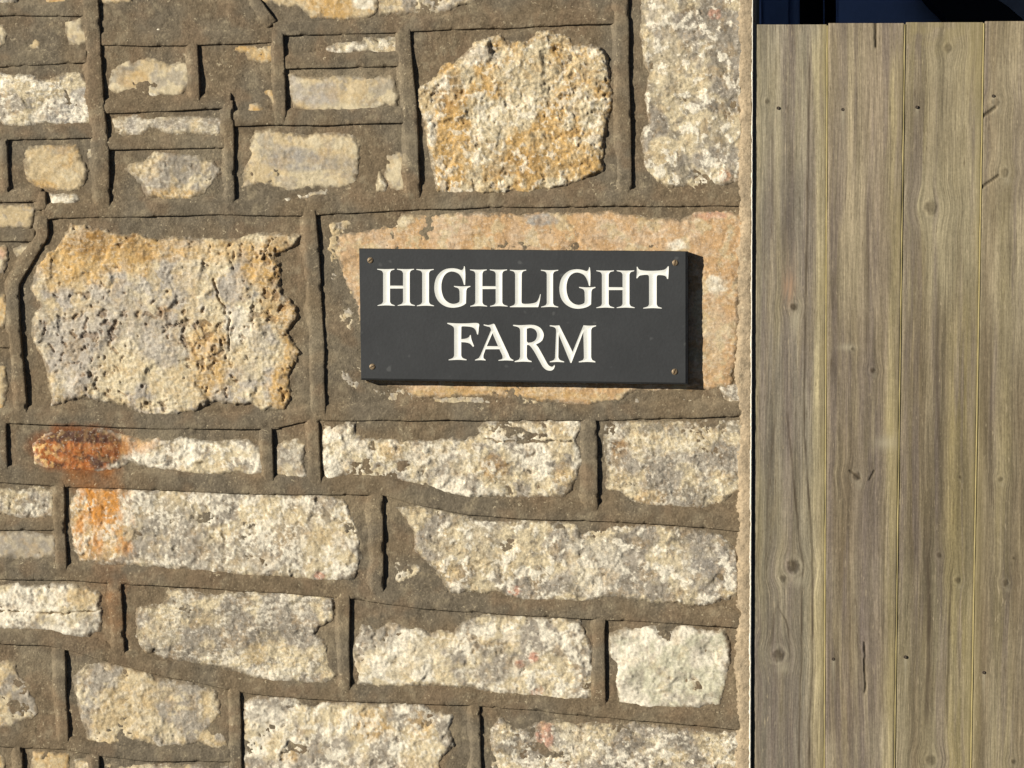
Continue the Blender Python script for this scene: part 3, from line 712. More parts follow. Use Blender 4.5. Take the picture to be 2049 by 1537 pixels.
V, Hh = 9.0, 6.5
RIB = [
 ('v', [(183,-60),(184,10),(191,100),(196,200),(201,250),(206,300),(208,418)], 28, 9.5),
 ('h', [(-60,22),(0,22),(188,20)], 24, 6),
 ('h', [(196,80),(380,79),(550,74)], 26, 6.5),
 ('v', [(556,60),(560,120),(565,250)], 22, 8),
 ('h', [(548,60),(680,57),(800,53),(830,50),(1040,43),(1232,35)], 26, 6),
 ('v', [(808,52),(822,220),(830,402)], 26, 8.5),
 ('h', [(566,127),(700,123),(808,120)], 26, 6),
 ('h', [(464,240),(640,237),(824,233)], 27, 4.5),
 ('h', [(202,215),(360,210),(464,205)], 25, 6.5),
 ('h', [(206,289),(330,287),(458,286)], 24, 6),
 ('v', [(388,84),(391,140),(393,208)], 18, 9.5),
 ('v', [(458,202),(460,300),(463,410)], 19, 8.5),
 ('h', [(-60,122),(0,121),(176,114)], 26, 6.5),
 ('h', [(-60,270),(0,268),(200,264)], 25, 5.5),
 ('v', [(10,270),(15,392)], 15, 7),
 ('h', [(-60,398),(0,396),(86,394)], 22, 8),
 ('v', [(85,384),(87,420)], 16, 9),
 ('h', [(86,426),(200,421),(430,416),(620,419)], 29, 5.5),
 ('h', [(616,418),(640,412),(830,404),(1050,399),(1250,398),(1488,397)], 33, 6),
 ('v', [(620,412),(628,520),(636,662),(641,836)], 25, 7),
 ('h', [(-60,834),(20,834),(330,845),(520,846),(560,846)], 27, 5.5),
 ('h', [(536,846),(620,829),(800,827),(1193,828),(1488,819)], 29, 5),
 ('v', [(7,838),(9,945)], 17, 8),
 ('h', [(-60,949),(0,950),(137,957),(371,967),(556,973),(650,974),(770,974),(850,996),(940,1014),(1090,1023),(1200,1027),(1315,1031),(1488,1048)], 34, 5.5),
 ('v', [(536,852),(540,968)], 19, 9),
 ('v', [(629,836),(634,972)], 22, 9),
 ('v', [(121,962),(126,1146)], 20, 9.5),
 ('h', [(-60,1049),(0,1049),(118,1050)], 23, 5),
 ('h', [(-60,1142),(0,1143),(130,1147),(371,1160),(560,1172),(700,1182),(770,1195),(844,1203),(926,1209),(1090,1218),(1295,1230),(1488,1241)], 30, 5.5),
 ('v', [(755,985),(757,1190)], 25, 9),
 ('v', [(1182,834),(1184,1026)], 25, 8.5),
 ('v', [(234,1160),(240,1312)], 21, 10),
 ('h', [(-60,1275),(0,1275),(100,1278),(150,1290),(240,1316),(330,1340),(440,1362),(500,1374),(600,1382),(726,1391),(940,1397),(1050,1406),(1145,1415),(1290,1428),(1488,1448)], 29, 5.5),
 ('v', [(122,1296),(130,1492)], 19, 9),
 ('v', [(472,1376),(477,1620)], 21, 8.5),
 ('v', [(690,1186),(692,1384)], 21, 10),
 ('v', [(952,1408),(957,1620)], 18, 9),
 ('v', [(1202,1236),(1202,1414)], 21, 8.5),
 ('v', [(1244,-100),(1248,150),(1253,388)], 25, 8),
 ('h', [(-60,1480),(0,1482),(130,1487),(200,1500),(300,1510),(474,1512)], 24, 5.5),
 ('v', [(39,1490),(42,1620)], 17, 8),
 ('v', [(193,1506),(196,1620)], 17, 8),
 ('h', [(-60,474),(0,475),(72,474)], 20, 5),
 ('h', [(-60,682),(0,683),(30,684)], 26, 5),
]
for (kd, pl, w, H) in RIB: ribbon(kd, pl, w, H)
ribbon('v', [(87,432),(88,472),(30,568),(30,640),(48,832)], 20, 8.5, corner=True)
ribbon('v', [(492,-60),(512,0),(548,48)], 18, 4)
for (kd, pl) in EXT_RIB: ribbon(kd, pl, 28, 8, st=30)

# --- rendered corner strip and its white bead
def corner_strip():
    ys = np.concatenate([np.arange(-1500, -60, 30), np.arange(-60, 1600, 2.0), np.arange(1600, 2260, 30)])
    us = np.arange(0, 60.1, 2.0)
    U, Y = np.meshgrid(us, ys)
    right = 1507 - Y*0.0029
    X = right - 60 + U
    edge = 26 + 8*fbm(X*0+3, Y, 160, 501, 3) + 5*fbm(X, Y, 30, 502, 4, 0.65)
    d = 60 - (60 - U) - (60 - edge) + 3*fbm(X, Y, 9, 503, 2)
    h = np.where(d > 0, 5 + 6.5*(1-np.exp(-np.maximum(d, 0)/5.0)), 5 + d*1.2) + 0.8*fbm(X, Y, 40, 504, 2) + 0.5*fbm(X, Y, 9, 505, 2)
    t = sst(-.3, .3, fbm(X, Y, 60, 506, 3))[..., None]
    col = lin((172, 153, 124))*(1-t) + lin((158, 141, 115))*t
    h[:, -1] = -300
    h[:, -2] = h[:, -3] - 0.6
    X[:, -1] = X[:, -2] + 0.6
    m = np.ones(X.shape, bool)
    o = mesh_obj('rendered_edge', W(X, Y, h)[m], grid_faces(m), M_MORTAR, wall, {'tint': col[m]})
    o['label'] = 'sandy rendered strip along the end of the wall'
    # bead
    Yb = ys; wv = 2.6 + 1.6*sst(200, 1500, Yb) + 1.6*fbm(Yb*0, Yb, 60, 511, 3) + 1.0*fbm(Yb*0, Yb, 12, 512, 2)
    wv = np.clip(wv, 0.6, 6)
    r = 1507 - Yb*0.0029 + 0.3
    offs = [(-1.0, 7.0), (-0.9, 11.8), (-0.45, 12.4), (-0.05, 12.0), (0.0, 5.0), (0.02, -40)]
    Xb = np.stack([r + a*wv for a, _ in offs], 1); Hb = np.stack([b + 0.5*fbm(Yb*0, Yb, 18, 513, 2) for _, b in offs], 1)
    Y2 = np.repeat(Yb[:, None], len(offs), 1)
    m = np.ones(Xb.shape, bool)
    mesh_obj('corner_bead', W(Xb, Y2, Hb)[m], grid_faces(m), M_BEAD, wall)
corner_strip()

# ------------------------------------------------------------------ the slate nameplate
FRONT, BACK = 29.0, 5.0
sign = empty('slate_sign', tuple(W(1046, 764, BACK)))
sign['label'] = 'dark slate nameplate with cream HIGHLIGHT FARM lettering screwed to the stone wall'
sign['category'] = 'sign'

def curve_path(pts, sub=7):
    """(x,y) = straight to that point, (x,y,1) = curved to it"""
    n = len(pts); out = []
    P = [np.array(p[:2], float) for p in pts]; C = [len(p) > 2 for p in pts]
    for i in range(n):
        j = (i+1) % n
        p1, p2 = P[i], P[j]
        if not C[j]:
            out.append(p1); continue
        p0 = P[i-1] if C[i] else p1
        k = (j+1) % n
        p3 = P[k] if C[k] else p2
        for q in range(sub):
            t = q/sub
            out.append(0.5*((2*p1) + (-p0+p2)*t + (2*p0-5*p1+4*p2-p3)*t*t + (-p0+3*p1-3*p2+p3)*t**3))
    return out

def br(x0, y0, x1, y1, cx, cy):     # bracket between stem and serif: two curve points
    return [(x0*0.25 + cx*0.5 + x1*0.25, y0*0.25 + cy*0.5 + y1*0.25, 1), (x1, y1, 1)]

def L_I(xl, xr, t0, t1, b0, b1, yt, yb):
    k = 42
    return [[(t0, yt), ((t0+t1)/2, yt+4, 1), (t1, yt, 1), (t1, yt+7)] + br(t1, yt+7, xr, yt+k, xr+2, yt+12)
            + [(xr, yb-k)] + br(xr, yb-k, b1, yb-6, xr+2, yb-16) + [(b1, yb), ((b0+b1)/2, yb-5, 1), (b0, yb, 1), (b0, yb-6)]
            + br(b0, yb-6, xl, yb-k, xl-2, yb-16) + [(xl, yt+k)] + br(xl, yt+k, t0, yt+7, xl-2, yt+12)]

def L_H(l0, l1, r0, r1, a0, a1, b0, b1, c0, c1, d0, d1, yt, yb, y0, y1):
    k = 42
    return [[(a0, yt), ((a0+a1)/2, yt+3, 1), (a1, yt, 1), (a1, yt+7)] + br(a1, yt+7, l1, yt+k, l1+2, yt+12) + [(l1, y0), (r0, y0), (r0, yt+k)]
            + br(r0, yt+k, b0, yt+7, r0-2, yt+12) + [(b0, yt), ((b0+b1)/2, yt+3, 1), (b1, yt, 1), (b1, yt+7)] + br(b1, yt+7, r1, yt+k, r1+2, yt+12)
            + [(r1, yb-k)] + br(r1, yb-k, d1, yb-6, r1+2, yb-16) + [(d1, yb), ((d0+d1)/2, yb-5, 1), (d0, yb, 1), (d0, yb-6)]
            + br(d0, yb-6, r0, yb-k, r0-2, yb-16) + [(r0, y1), (l1, y1), (l1, yb-k)] + br(l1, yb-k, c1, yb-6, l1+2, yb-16)
            + [(c1, yb), ((c0+c1)/2, yb-5, 1), (c0, yb, 1), (c0, yb-6)] + br(c0, yb-6, l0, yb-k, l0-2, yb-16) + [(l0, yt+k)]
            + br(l0, yt+k, a0, yt+7, l0-2, yt+12)]

def L_G(dx, dy):
    p = [(1140,262),(1146,340,1),(1143,448,1),(1131,446),(1112,385,1),(1080,338,1),(1030,316,1),(985,318,1),(945,345,1),(918,395,1),(908,455,1),(913,520,1),(935,580,1),(975,620,1),(1020,635,1),(1060,630,1),(1086,616,1),
         (1090,590),(1088,510),(1076,482,1),(1034,466,1),(1032,457),(1110,462,1),(1195,457,1),(1195,466),(1166,480,1),(1155,506,1),(1152,630),(1120,652,1),(1070,668,1),(1010,673,1),(950,660,1),(895,625,1),(858,575,1),(840,510,1),(840,440,1),(858,375,1),(895,325,1),(945,293,1),(1005,282,1),(1060,287,1),(1105,300,1),(1124,288,1),(1133,262,1)]
    return [[(q[0]+dx, q[1]+dy) + q[2:] for q in p]]

def sh(paths, dx):
    return [[(q[0]+dx, q[1]) + q[2:] for q in p] for p in paths]

D8 = 1685.7
LETTERS = [
 ('H', L_H(330,398,528,594, 272,442,468,637, 275,445,475,645, 288,655,455,483)),
 ('I', L_I(718,785, 660,832, 665,835, 290,658)),
 ('G', L_G(0, 0)),
 ('H', L_H(1245,1315,1447,1512, 1192,1358,1388,1560, 1195,1362,1392,1565, 294,662,460,488)),
 ('L', [[(1588,297),(1668,301,1),(1750,297,1),(1750,304)] + br(1750,304,1705,340,1706,308) + [(1703,598),(1706,625,1),(1730,635,1),(1800,632,1),(1850,617,1),(1875,580,1),(1888,540,1),(1894,540),(1883,610,1),(1868,668,1),(1588,668),(1588,661)] + br(1588,661,1640,625,1638,652) + [(1640,340)] + br(1640,340,1588,304,1638,308)]),
 ('I', sh(L_I(268,330, 210,382, 212,382, 298,670), D8)),
 ('G', L_G(1241, 10)),
 ('H', sh(L_H(815,882,1020,1088, 760,935,962,1135, 760,937,962,1140, 303,677,470,498), D8)),
 ('T', sh([[(1168,268),(1182,292,1),(1215,303,1),(1300,308,1),(1400,303,1),(1445,290,1),(1470,262,1),(1478,264),(1476,330,1),(1472,388,1),(1462,388),(1448,362,1),(1420,352,1),(1375,350,1),(1360,362,1),(1358,400,1),(1358,640)] + br(1358,640,1408,675,1360,666) + [(1408,682),(1316,677,1),(1225,682,1),(1225,675)] + br(1225,675,1283,640,1281,666) + [(1283,400),(1280,360,1),(1262,347,1),(1215,350,1),(1185,358,1),(1165,382,1),(1156,380),(1161,330,1),(1160,268,1)]], D8)),
 ('F', [[(968,823),(1060,829,1),(1150,829,1),(1272,828,1),(1278,880,1),(1272,940,1),(1262,938),(1244,890,1),(1205,865,1),(1118,858,1),(1106,870,1),(1105,985),(1150,980,1),(1180,965,1),(1192,944,1),(1200,945),(1207,990,1),(1232,1055,1),(1222,1062),(1190,1030,1),(1150,1018,1),(1105,1015,1),(1105,1148)] + br(1105,1148,1158,1187,1106,1176) + [(1158,1195),(1070,1190,1),(980,1195,1),(980,1188)] + br(980,1188,1035,1148,1033,1176) + [(1035,900),(1030,868,1),(1005,848,1),(966,832,1)]]),
 ('A', [[(1328,838),(1375,846,1),(1425,832,1),(1436,838),(1572,1130),(1590,1170,1),(1622,1192,1),(1622,1200),(1548,1196,1),(1475,1200,1),(1475,1193),(1512,1180,1),(1514,1150,1),(1484,1085),(1346,1085),(1326,1140),(1326,1172,1),(1347,1190,1),(1347,1197),(1294,1193,1),(1242,1197,1),(1242,1190),(1278,1172,1),(1298,1140,1),(1402,893),(1388,866,1),(1360,858,1),(1328,848,1)],
         [(1415,925),(1470,1055),(1358,1055)]]),
 ('R', [[(1620,843),(1690,847,1),(1790,843,1),(1850,852,1),(1895,880,1),(1922,930,1),(1918,975,1),(1895,1010,1),(1846,1038,1),(1870,1066),(1920,1155,1),(1962,1232,1),(1988,1255,1),(2010,1258,1),(2030,1240,1),(2034,1256),(2018,1285,1),(1990,1298,1),(1950,1290,1),(1915,1260,1),(1880,1200,1),(1830,1110,1),(1790,1055,1),(1765,1042,1),(1756,1050,1),(1755,1160)] + br(1755,1160,1803,1204,1757,1192) + [(1803,1213),(1718,1208,1),(1635,1213,1),(1635,1204)] + br(1635,1204,1690,1160,1688,1192) + [(1690,905),(1684,880,1),(1664,864,1),(1620,853,1)],
         [(1755,882),(1790,874,1),(1830,886,1),(1853,915,1),(1857,955,1),(1840,995,1),(1805,1016,1),(1768,1021,1),(1755,1008)]]),
 ('M', sh([[(298,847),(345,851,1),(392,848,1),(524,1112),(632,848),(692,852,1),(757,848,1),(757,857)] + br(757,857,708,895,710,866) + [(708,1165)] + br(708,1165,750,1207,710,1196) + [(750,1216),(668,1211,1),(586,1216,1),(586,1207)] + br(586,1207,637,1170,635,1198) + [(631,912),(512,1222),(502,1220),(386,935),(382,1165)] + br(382,1165,440,1207,384,1196) + [(440,1215),(370,1211,1),(298,1215,1),(298,1207)] + br(298,1207,350,1170,347,1198) + [(361,905),(356,880,1),(334,864,1),(298,857,1)]], D8)),
]
Z7 = 380.0/1884.0
def to_px(path):
    a = np.array(curve_path(path)); 
    return np.stack([700 + a[:, 0]*Z7, 480 + a[:, 1]*Z7], -1)

def inside_eo(x, y, loops):
    r = np.zeros(x.shape, bool)
    for l in loops: r ^= sdf(x, y, l) > 0
    return r

def cdt(loops, extra, keep):
    """constrained triangulation of px loops and extra points; keep(cx, cy) picks triangles"""
    vs, es = [], []
    for l in loops:
        s = len(vs)
        vs += [Vector((float(p[0]), float(p[1]))) for p in l]
        es += [(s+i, s+(i+1) % len(l)) for i in range(len(l))]
    vs += [Vector((float(p[0]), float(p[1]))) for p in extra]
    ov, oe, of = delaunay_2d_cdt(vs, es, [], 0, 1e-5)[:3]
    v = np.array([(p.x, p.y) for p in ov]); f = np.array([list(t) for t in of if len(t) == 3])
    c = v[f].mean(1)
    f = f[keep(c[:, 0], c[:, 1])]
    # orient: normals off the wall
    a, b, q = v[f[:, 0]], v[f[:, 1]], v[f[:, 2]]
    s = (b[:, 0]-a[:, 0])*(q[:, 1]-a[:, 1]) - (b[:, 1]-a[:, 1])*(q[:, 0]-a[:, 0])
    f[s > 0] = f[s > 0][:, ::-1]
    return v, f

ALL = []
for ch, paths in LETTERS:
    loops = [to_px(p) for p in paths]
    ALL += loops
    lo = loops[0].min(0); hi = loops[0].max(0)
    X, Y = np.meshgrid(np.arange(lo[0], hi[0], 1.1), np.arange(lo[1], hi[1], 1.1))
    X = X.ravel(); Y = Y.ravel()
    dist = np.full(X.shape, 1e9)
    for l in loops: dist = np.minimum(dist, np.abs(sdf(X, Y, l)))
    ins = inside_eo(X, Y, loops) & (dist > 0.7)
    v, f = cdt(loops, np.stack([X[ins], Y[ins]], -1), lambda a, b: inside_eo(a, b, loops))
    dd = np.full(len(v), 1e9)
    for l in loops: dd = np.minimum(dd, np.abs(sdf(v[:, 0], v[:, 1], l)))
    depth = 0.20*np.minimum(dd, 4.0) + 0.12*np.clip(dd-4.0, 0, 4)
    o = mesh_obj('letter', WP(v[:, 0], v[:, 1], FRONT, FRONT - 0.02 - depth), f, M_LETTER, sign)

# slate slab: face pierced by the letters, chamfer, sides, back
corn = np.array([(719.5, 498.5), (1371.5, 504.0), (1371.5, 766.0), (723.5, 757.0)])
def edge_loop(c, n=60):
    out = []
    for i in range(4):
        a, b = c[i], c[(i+1) % 4]
        for k in range(n): out.append(a + (b-a)*k/n)
    return np.array(out)
face = edge_loop(corn)
outer = edge_loop(corn + np.array([(-1.5, -1.5), (5.0, -1.5), (5.0, 3.5), (-1.5, 3.5)]))
rag = np.array([fbm(outer[:, 0], outer[:, 1], 30, 71, 3), fbm(outer[:, 0], outer[:, 1], 30, 72, 3)]).T
outer = outer + 0.5*rag
gx, gy = np.meshgrid(np.arange(725, 1368, 9.0), np.arange(505, 752, 9.0))
gx = gx.ravel(); gy = gy.ravel()
ok = (sdf(gx, gy, corn) > 4)
for l in ALL: ok &= np.abs(sdf(gx, gy, l)) > 1.5
for l in ALL: ok &= ~((sdf(gx, gy, l) > 0))
def keep_face(a, b):
    r = sdf(a, b, face) > 0
    e = np.zeros(a.shape, bool)
    for l in ALL: e ^= sdf(a, b, l) > 0
    return r & ~e
v, f = cdt([face] + ALL, np.stack([gx[ok], gy[ok]], -1), keep_face)
vh = WP(v[:, 0], v[:, 1], FRONT, FRONT)
n = len(face); base = len(vh)
rings = [WP(face[:, 0], face[:, 1], FRONT, FRONT), WP(outer[:, 0], outer[:, 1], FRONT, FRONT - 3.0), WP(outer[:, 0], outer[:, 1], FRONT, BACK)]
mx, my = outer.mean(0)
rings.append(WP(outer[:, 0]*0.9 + mx*0.1, outer[:, 1]*0.9 + my*0.1, FRONT, BACK))
vv = np.concatenate([vh] + rings); tris = [tuple(t) for t in f]
for r in range(3):
    A = base + r*n; B = A + n
    for i in range(n):
        j = (i+1) % n
        tris += [(A+i, B+i, A+j), (A+j, B+i, B+j)]
ff = np.array(tris)
# faces of the side rings look outward
slab = mesh_obj('slate_panel', vv, ff, M_SLATE, sign, smooth=False)

import bmesh
def screw(px, py, ang, r=5.8):
    c = WP(px, py, FRONT, FRONT)
    bm = bmesh.new()
    R = r*K
    # two half domes either side of the driving slot, over a base disc
    for sg in (1, -1):
        ring = []
        N = 10
        prof = [(1.0, 0.0), (0.95, 0.2), (0.70, 0.32), (0.35, 0.36)]
        g = 0.16
        for (rr, z) in prof:
            row = []
            for i in range(N+1):
                a = math.pi*i/N
                row.append(bm.verts.new((R*rr*math.cos(a), sg*max(g*R, R*rr*math.sin(a)), z*R)))
            ring.append(row)
        for k in range(len(ring)-1):
            for i in range(N):
                q = [ring[k][i], ring[k][i+1], ring[k+1][i+1], ring[k+1][i]]
                try: bm.faces.new(q)
                except ValueError: pass
        try: bm.faces.new(ring[-1])
        except ValueError: pass
        try: bm.faces.new([ring[0][0]] + [r_[0] for r_ in ring[1:]] + [r_[-1] for r_ in reversed(ring)])
        except ValueError: pass
    d = bmesh.ops.create_circle(bm, cap_ends=True, segments=20, radius=R*1.05)
    for vtx in d['verts']: vtx.co.z += 0.06*R
    bmesh.ops.recalc_face_normals(bm, faces=bm.faces[:])
    bmesh.ops.rotate(bm, verts=bm.verts[:], cent=(0, 0, 0), matrix=Matrix.Rotation(ang, 3, 'Z'))
    bmesh.ops.rotate(bm, verts=bm.verts[:], cent=(0, 0, 0), matrix=Matrix.Rotation(math.radians(90), 3, 'X'))
    me = bpy.data.meshes.new('screw'); bm.to_mesh(me); bm.free()
    o = link('screw', me, sign, M_BRASS)
    o.location = Vector(c) - sign.location
for a in ((741, 521, 0.7), (1351, 526, 1.4), (745, 734, 0.4), (1350, 744, 1.2)): screw(*a)

# ------------------------------------------------------------------ the timber boards
FH = 6.0                       # face of the boards, px off the wall plane
fence = empty('timber_fence', (float(W(1700, 768)[0]), 0.0, 0.0))
fence['label'] = 'weathered grey brown vertical board fence beside the end of the stone wall'
fence['category'] = 'fence'
def jx(top, bot):
    return lambda y: top + (bot-top)*(y-46)/(1537-46)
J = [jx(1512.5, 1507.5), jx(1657, 1651), jx(1812, 1791), jx(1970, 1944), jx(2126, 2093), jx(2282, 2243), jx(2438, 2393), jx(2594, 2545)]
YG = 768 + EYE/K + 40
KNOTS = {   # board: (x, y, r, darkness, pale ring)
 0: [(1587,614,9,.95,.5),(1585,1132,15,.85,.75),(1556,1309,14,.8,.75),(1534,203,6,.7,.1),(1565,1156,8,.6,.0)],
 1: [(1745,741,6,.8,.35),(1705,698,4,.8,.3),(1712,952,9,.65,.5)],
 2: [(1895,96,10,.5,.1),(1860,415,15,.6,.2),(1878,1110,6,.75,.1),(1915,1160,7,.7,.35),(1860,1520,12,.6,.25),(1920,955,4,.8,.2)],
 3: [(1990,205,9,.5,.3),(2008,345,9,.4,.5),(2000,958,6,.6,.4),(2010,1165,7,.5,.4),(2027,1116,3,.9,.0),(2026,1522,5,.8,.1)],
}
CRK = {0: [], 1: [((1752,44),(1752,95),2.6),((1730,1285),(1731,1385),1.8),((1700,942),(1722,958),2.0),((1740,960),(1750,942),1.6)],
       2: [], 3: [((1963,236),(1992,216),3.5),((1963,376),(1998,352),2.6)]}
PUR, PALE_, OLV, DRK, BRN = (112,101,91), (170,157,124), (136,124,84), (92,80,65), (112,97,75)
BANDS = {
 0: [(1578,1575,14,60,1600,PUR,.8),(1545,1540,10,250,1600,PUR,.55),(1640,1636,15,40,1600,(184,170,132),.95),(1557,1552,6,220,700,PALE_,.5),(1518,1514,7,40,1600,OLV,.35),(1600,1596,7,700,1600,PUR,.4)],
 1: [(1735,1730,16,700,1600,PUR,.8),(1690,1686,20,850,1600,BRN,.75),(1700,1698,28,60,620,PALE_,.5),(1768,1760,8,300,900,DRK,.35),(1790,1776,9,100,1600,(172,158,116),.7),(1672,1668,6,480,760,DRK,.55),(1757,1752,8,900,1600,PUR,.7)],
 2: [(1862,1856,10,900,1480,DRK,.7),(1840,1832,16,500,1600,BRN,.6),(1925,1910,24,600,1600,(146,132,88),.65),(1890,1880,12,600,1200,DRK,.4),(1840,1835,20,60,300,OLV,.4)],
 3: [(1985,1962,14,40,1600,BRN,.6),(2020,2000,16,400,1600,OLV,.4),(1975,1955,8,700,1600,DRK,.4),(2040,2035,14,700,1600,BRN,.6)],
}
LINES = {
 0: [([(1620,117),(1618,240),(1616,400),(1612,600),(1609,800),(1610,873),(1619,1005),(1625,1093),(1626,1217),(1625,1363),(1619,1437),(1620,1600)],2.0,.75),
     ([(1575,829),(1584,917),(1592,1005),(1601,1093),(1607,1130),(1604,1180),(1604,1305),(1600,1422),(1598,1600)],2.0,.7),
     ([(1552,840),(1544,900),(1537,976),(1532,1150)],2.2,.45),([(1557,1214),(1572,1240),(1578,1261),(1581,1322)],1.8,.6),([(1555,1214),(1549,1230),(1546,1290)],1.8,.5),
     ([(1545,250),(1546,350),(1544,480)],2.4,.4),([(1643,300),(1641,800),(1645,1200),(1642,1600)],1.4,.4),([(1650,60),(1648,500),(1644,900)],1.2,.35)],
 1: [([(1735,420),(1737,560),(1734,700)],3,.45),([(1770,1000),(1767,1200),(1766,1420)],2,.5),([(1700,1150),(1701,1400),(1699,1600)],2,.35)],
 2: [([(1856,1100),(1859,1217),(1857,1340),(1854,1440)],3.2,.7),([(1903,1150),(1901,1202),(1897,1330),(1894,1450)],1.8,.65),([(1878,560),(1874,760),(1880,900)],2.6,.45)],
 3: [([(1985,600),(1982,800),(1984,1000)],2,.35)],
}
TOPS = [50, 47.5, 45.5, 43.5, 42, 41, 40]
for b in range(7):
    fine = b < 4
    st = 2.6 if fine else 24.0
    ys = np.concatenate([np.arange(TOPS[b], 1620, st), np.arange(1620, YG, 80), [YG]])
    nu = 66 if fine else 8
    us = np.concatenate([[0, 0.012], np.linspace(0.03, 0.97, nu), [0.988, 1]])
    U, Y = np.meshgrid(us, ys)
    L = J[b](Y) + 0.6; R = J[b+1](Y) - 2.4
    wob = 0.6*fbm(Y*0+b*7, Y, 140, 600+b, 2)
    X = L + (R-L)*U + wob
    h = FH + 0.7*fbm(X, Y, 90, 610+b, 2) - 1.0*(U < 0.006) - 1.0*(U > 0.994) + 0.8*math.sin(b*2.1)
    h = h + 0.9*(0.5-np.abs(U-0.5))*2*(1 if b % 2 else -1)
    ux = X - L; gv = ux.copy(); kn = np.zeros(X.shape); pale = np.zeros(X.shape); dark = np.zeros(X.shape); pink = np.zeros(X.shape)
    gv = gv + 5*fbm(Y*0+b*3.3, Y, 700, 620+b, 2) + 2*fbm(X, Y, 260, 630+b, 2)
    for (kx, ky, r, dk, pl) in KNOTS.get(b, []):
        dx = X-kx; dz = Y-ky
        gv = gv - np.sign(dx)*np.minimum(np.abs(dx), 1.7*r*np.tanh(np.abs(dx)/(1.7*r)))*0.6*np.exp(-(dz/(2.3*r))**2)*np.exp(-(dx/(4.0*r))**2)
        q = np.hypot(dx/1.0, dz/1.08)/r + 0.16*fbm(X, Y, 8, 640+b, 2)
        kn = np.maximum(kn, (1 - sst(0.45, 1.0, q))*dk*0.9)
        rg = np.exp(-((q-1.28)/0.22)**2)*(0.35 + 0.65*sst(-0.6, 0.8, (dx+dz)/r/1.5))
        pale = np.maximum(pale, rg*pl*0.6*(0.6+0.4*sst(-.2, .2, fbm(X, Y, 12, 641, 2))))
        kn = np.maximum(kn, np.exp(-((q-1.62)/0.10)**2)*0.18*dk*sst(-.2, .3, fbm(X, Y, 20, 645, 2)))
        pale = np.maximum(pale, np.exp(-((dx-0.8*r)/(0.9*r))**2 - ((dz-2.0*r)/(0.8*r))**2)*pl*0.55)
        h = h + 1.2*(1 - sst(0.7, 1.3, q)) - 1.0*np.exp(-((q-1.0)/0.15)**2)
    for (p, q, w) in CRK.get(b, []):
        p = np.array(p, float); q = np.array(q, float); e = q-p
        xx = X + 2*fbm(X, Y, 30, 650, 2)
        t = np.clip(((xx-p[0])*e[0]+(Y-p[1])*e[1])/(e@e), 0, 1)
        d = np.hypot(xx-p[0]-e[0]*t, Y-p[1]-e[1]*t)
        c = 1 - sst(w*0.4, w*1.3, d)
        dark = np.maximum(dark, c*0.85); h = h - 2.5*c
    if b == 0:
        pink = np.exp(-((X-1581)/11)**2 - ((Y-577)/26)**2)*0.75 + 0.25*np.exp(-((X-1578)/16)**2-((Y-560)/60)**2)
        pale = np.maximum(pale, 0.5*np.exp(-((X-1592)/9)**2-((Y-640)/22)**2))
    if b == 1:
        dark = np.maximum(dark, 0.35*sst(-.1, .3, fbm(X, Y, 60, 661, 2))*np.exp(-((X-1668)/8)**2)*sst(500, 560, Y)*(1-sst(740, 780, Y)))
        pale = np.maximum(pale, 0.5*np.exp(-((X-1772)/22)**2-((Y-886)/14)**2))
        pale = np.maximum(pale, 0.5*np.exp(-((X-1696)/18)**2-((Y-695)/7)**2))
    ye = np.exp(-((R+wob-X)/11.0)**2)*(0.35 + 0.55*sst(-.4, .4, fbm(X*0, Y, 260, 670+b, 2)))
    if b == 2: ye = np.maximum(ye, 0.5*sst(150, 60, Y)*sst(-.2, .3, fbm(X, Y, 40, 680, 2)))
    if b == 2: ye = np.maximum(ye, 0.75*np.exp(-((X-1955)/26)**2)*(1-sst(120, 300, Y)))
    if b == 1: ye = np.maximum(ye, 0.7*np.exp(-((X-1785)/16)**2-((Y-850)/60)**2))
    if b == 3: ye = np.maximum(ye, 0.6*np.exp(-((X-L)/14.0)**2)*sst(600, 1000, Y))
    for (nx, ny) in ((1557,217),(1686,220),(1834,215),(1987,193),(1667,1318),(1811,1314),(1968,1345)):
        ln = 38*(0.6 + 0.4*math.sin(nx))
        pale = np.maximum(pale, 0.62*np.exp(-((X-nx-0.5)/3.0)**2)*sst(ny, ny+5, Y)*np.exp(-np.maximum(Y-ny-5, 0)/ln))
    TN = [((138,129,107), (123,115,99)), ((141,130,108), (122,110,91)), ((132,122,97), (116,105,84)), ((136,125,101), (118,107,86))][b % 4]
    tt = sst(-.4, .4, fbm(X*0.6, Y, 420, 700+b, 3))[..., None]
    tone = lin(TN[0])*(1-tt) + lin(TN[1])*tt
    tone = tone*(1.0 + 0.30*(1 - sst(120, 1150, Y + 160*fbm(X, Y*0.4, 120, 705+b, 3))))[..., None]      # boards get paler towards the top, unevenly
    wx = X + 5*fbm(X*0.5, Y*0.4, 120, 710+b, 3)
    for (xt, xb, wd, y0, y1, cl, sg) in BANDS.get(b, []):
        xc = xt + (xb-xt)*(Y-46)/1491
        m = np.exp(-(np.abs(wx-xc)/wd)**3)*sst(y0-60, y0+60, Y)*(1-sst(y1-60, y1+60, Y))*sg
        m = (m*(0.7 + 0.5*fbm(X*2, Y*0.3, 60, 715, 3)))[..., None].clip(0, 1)
        tone = tone*(1-m) + lin(cl)*m
    line = np.zeros(X.shape)
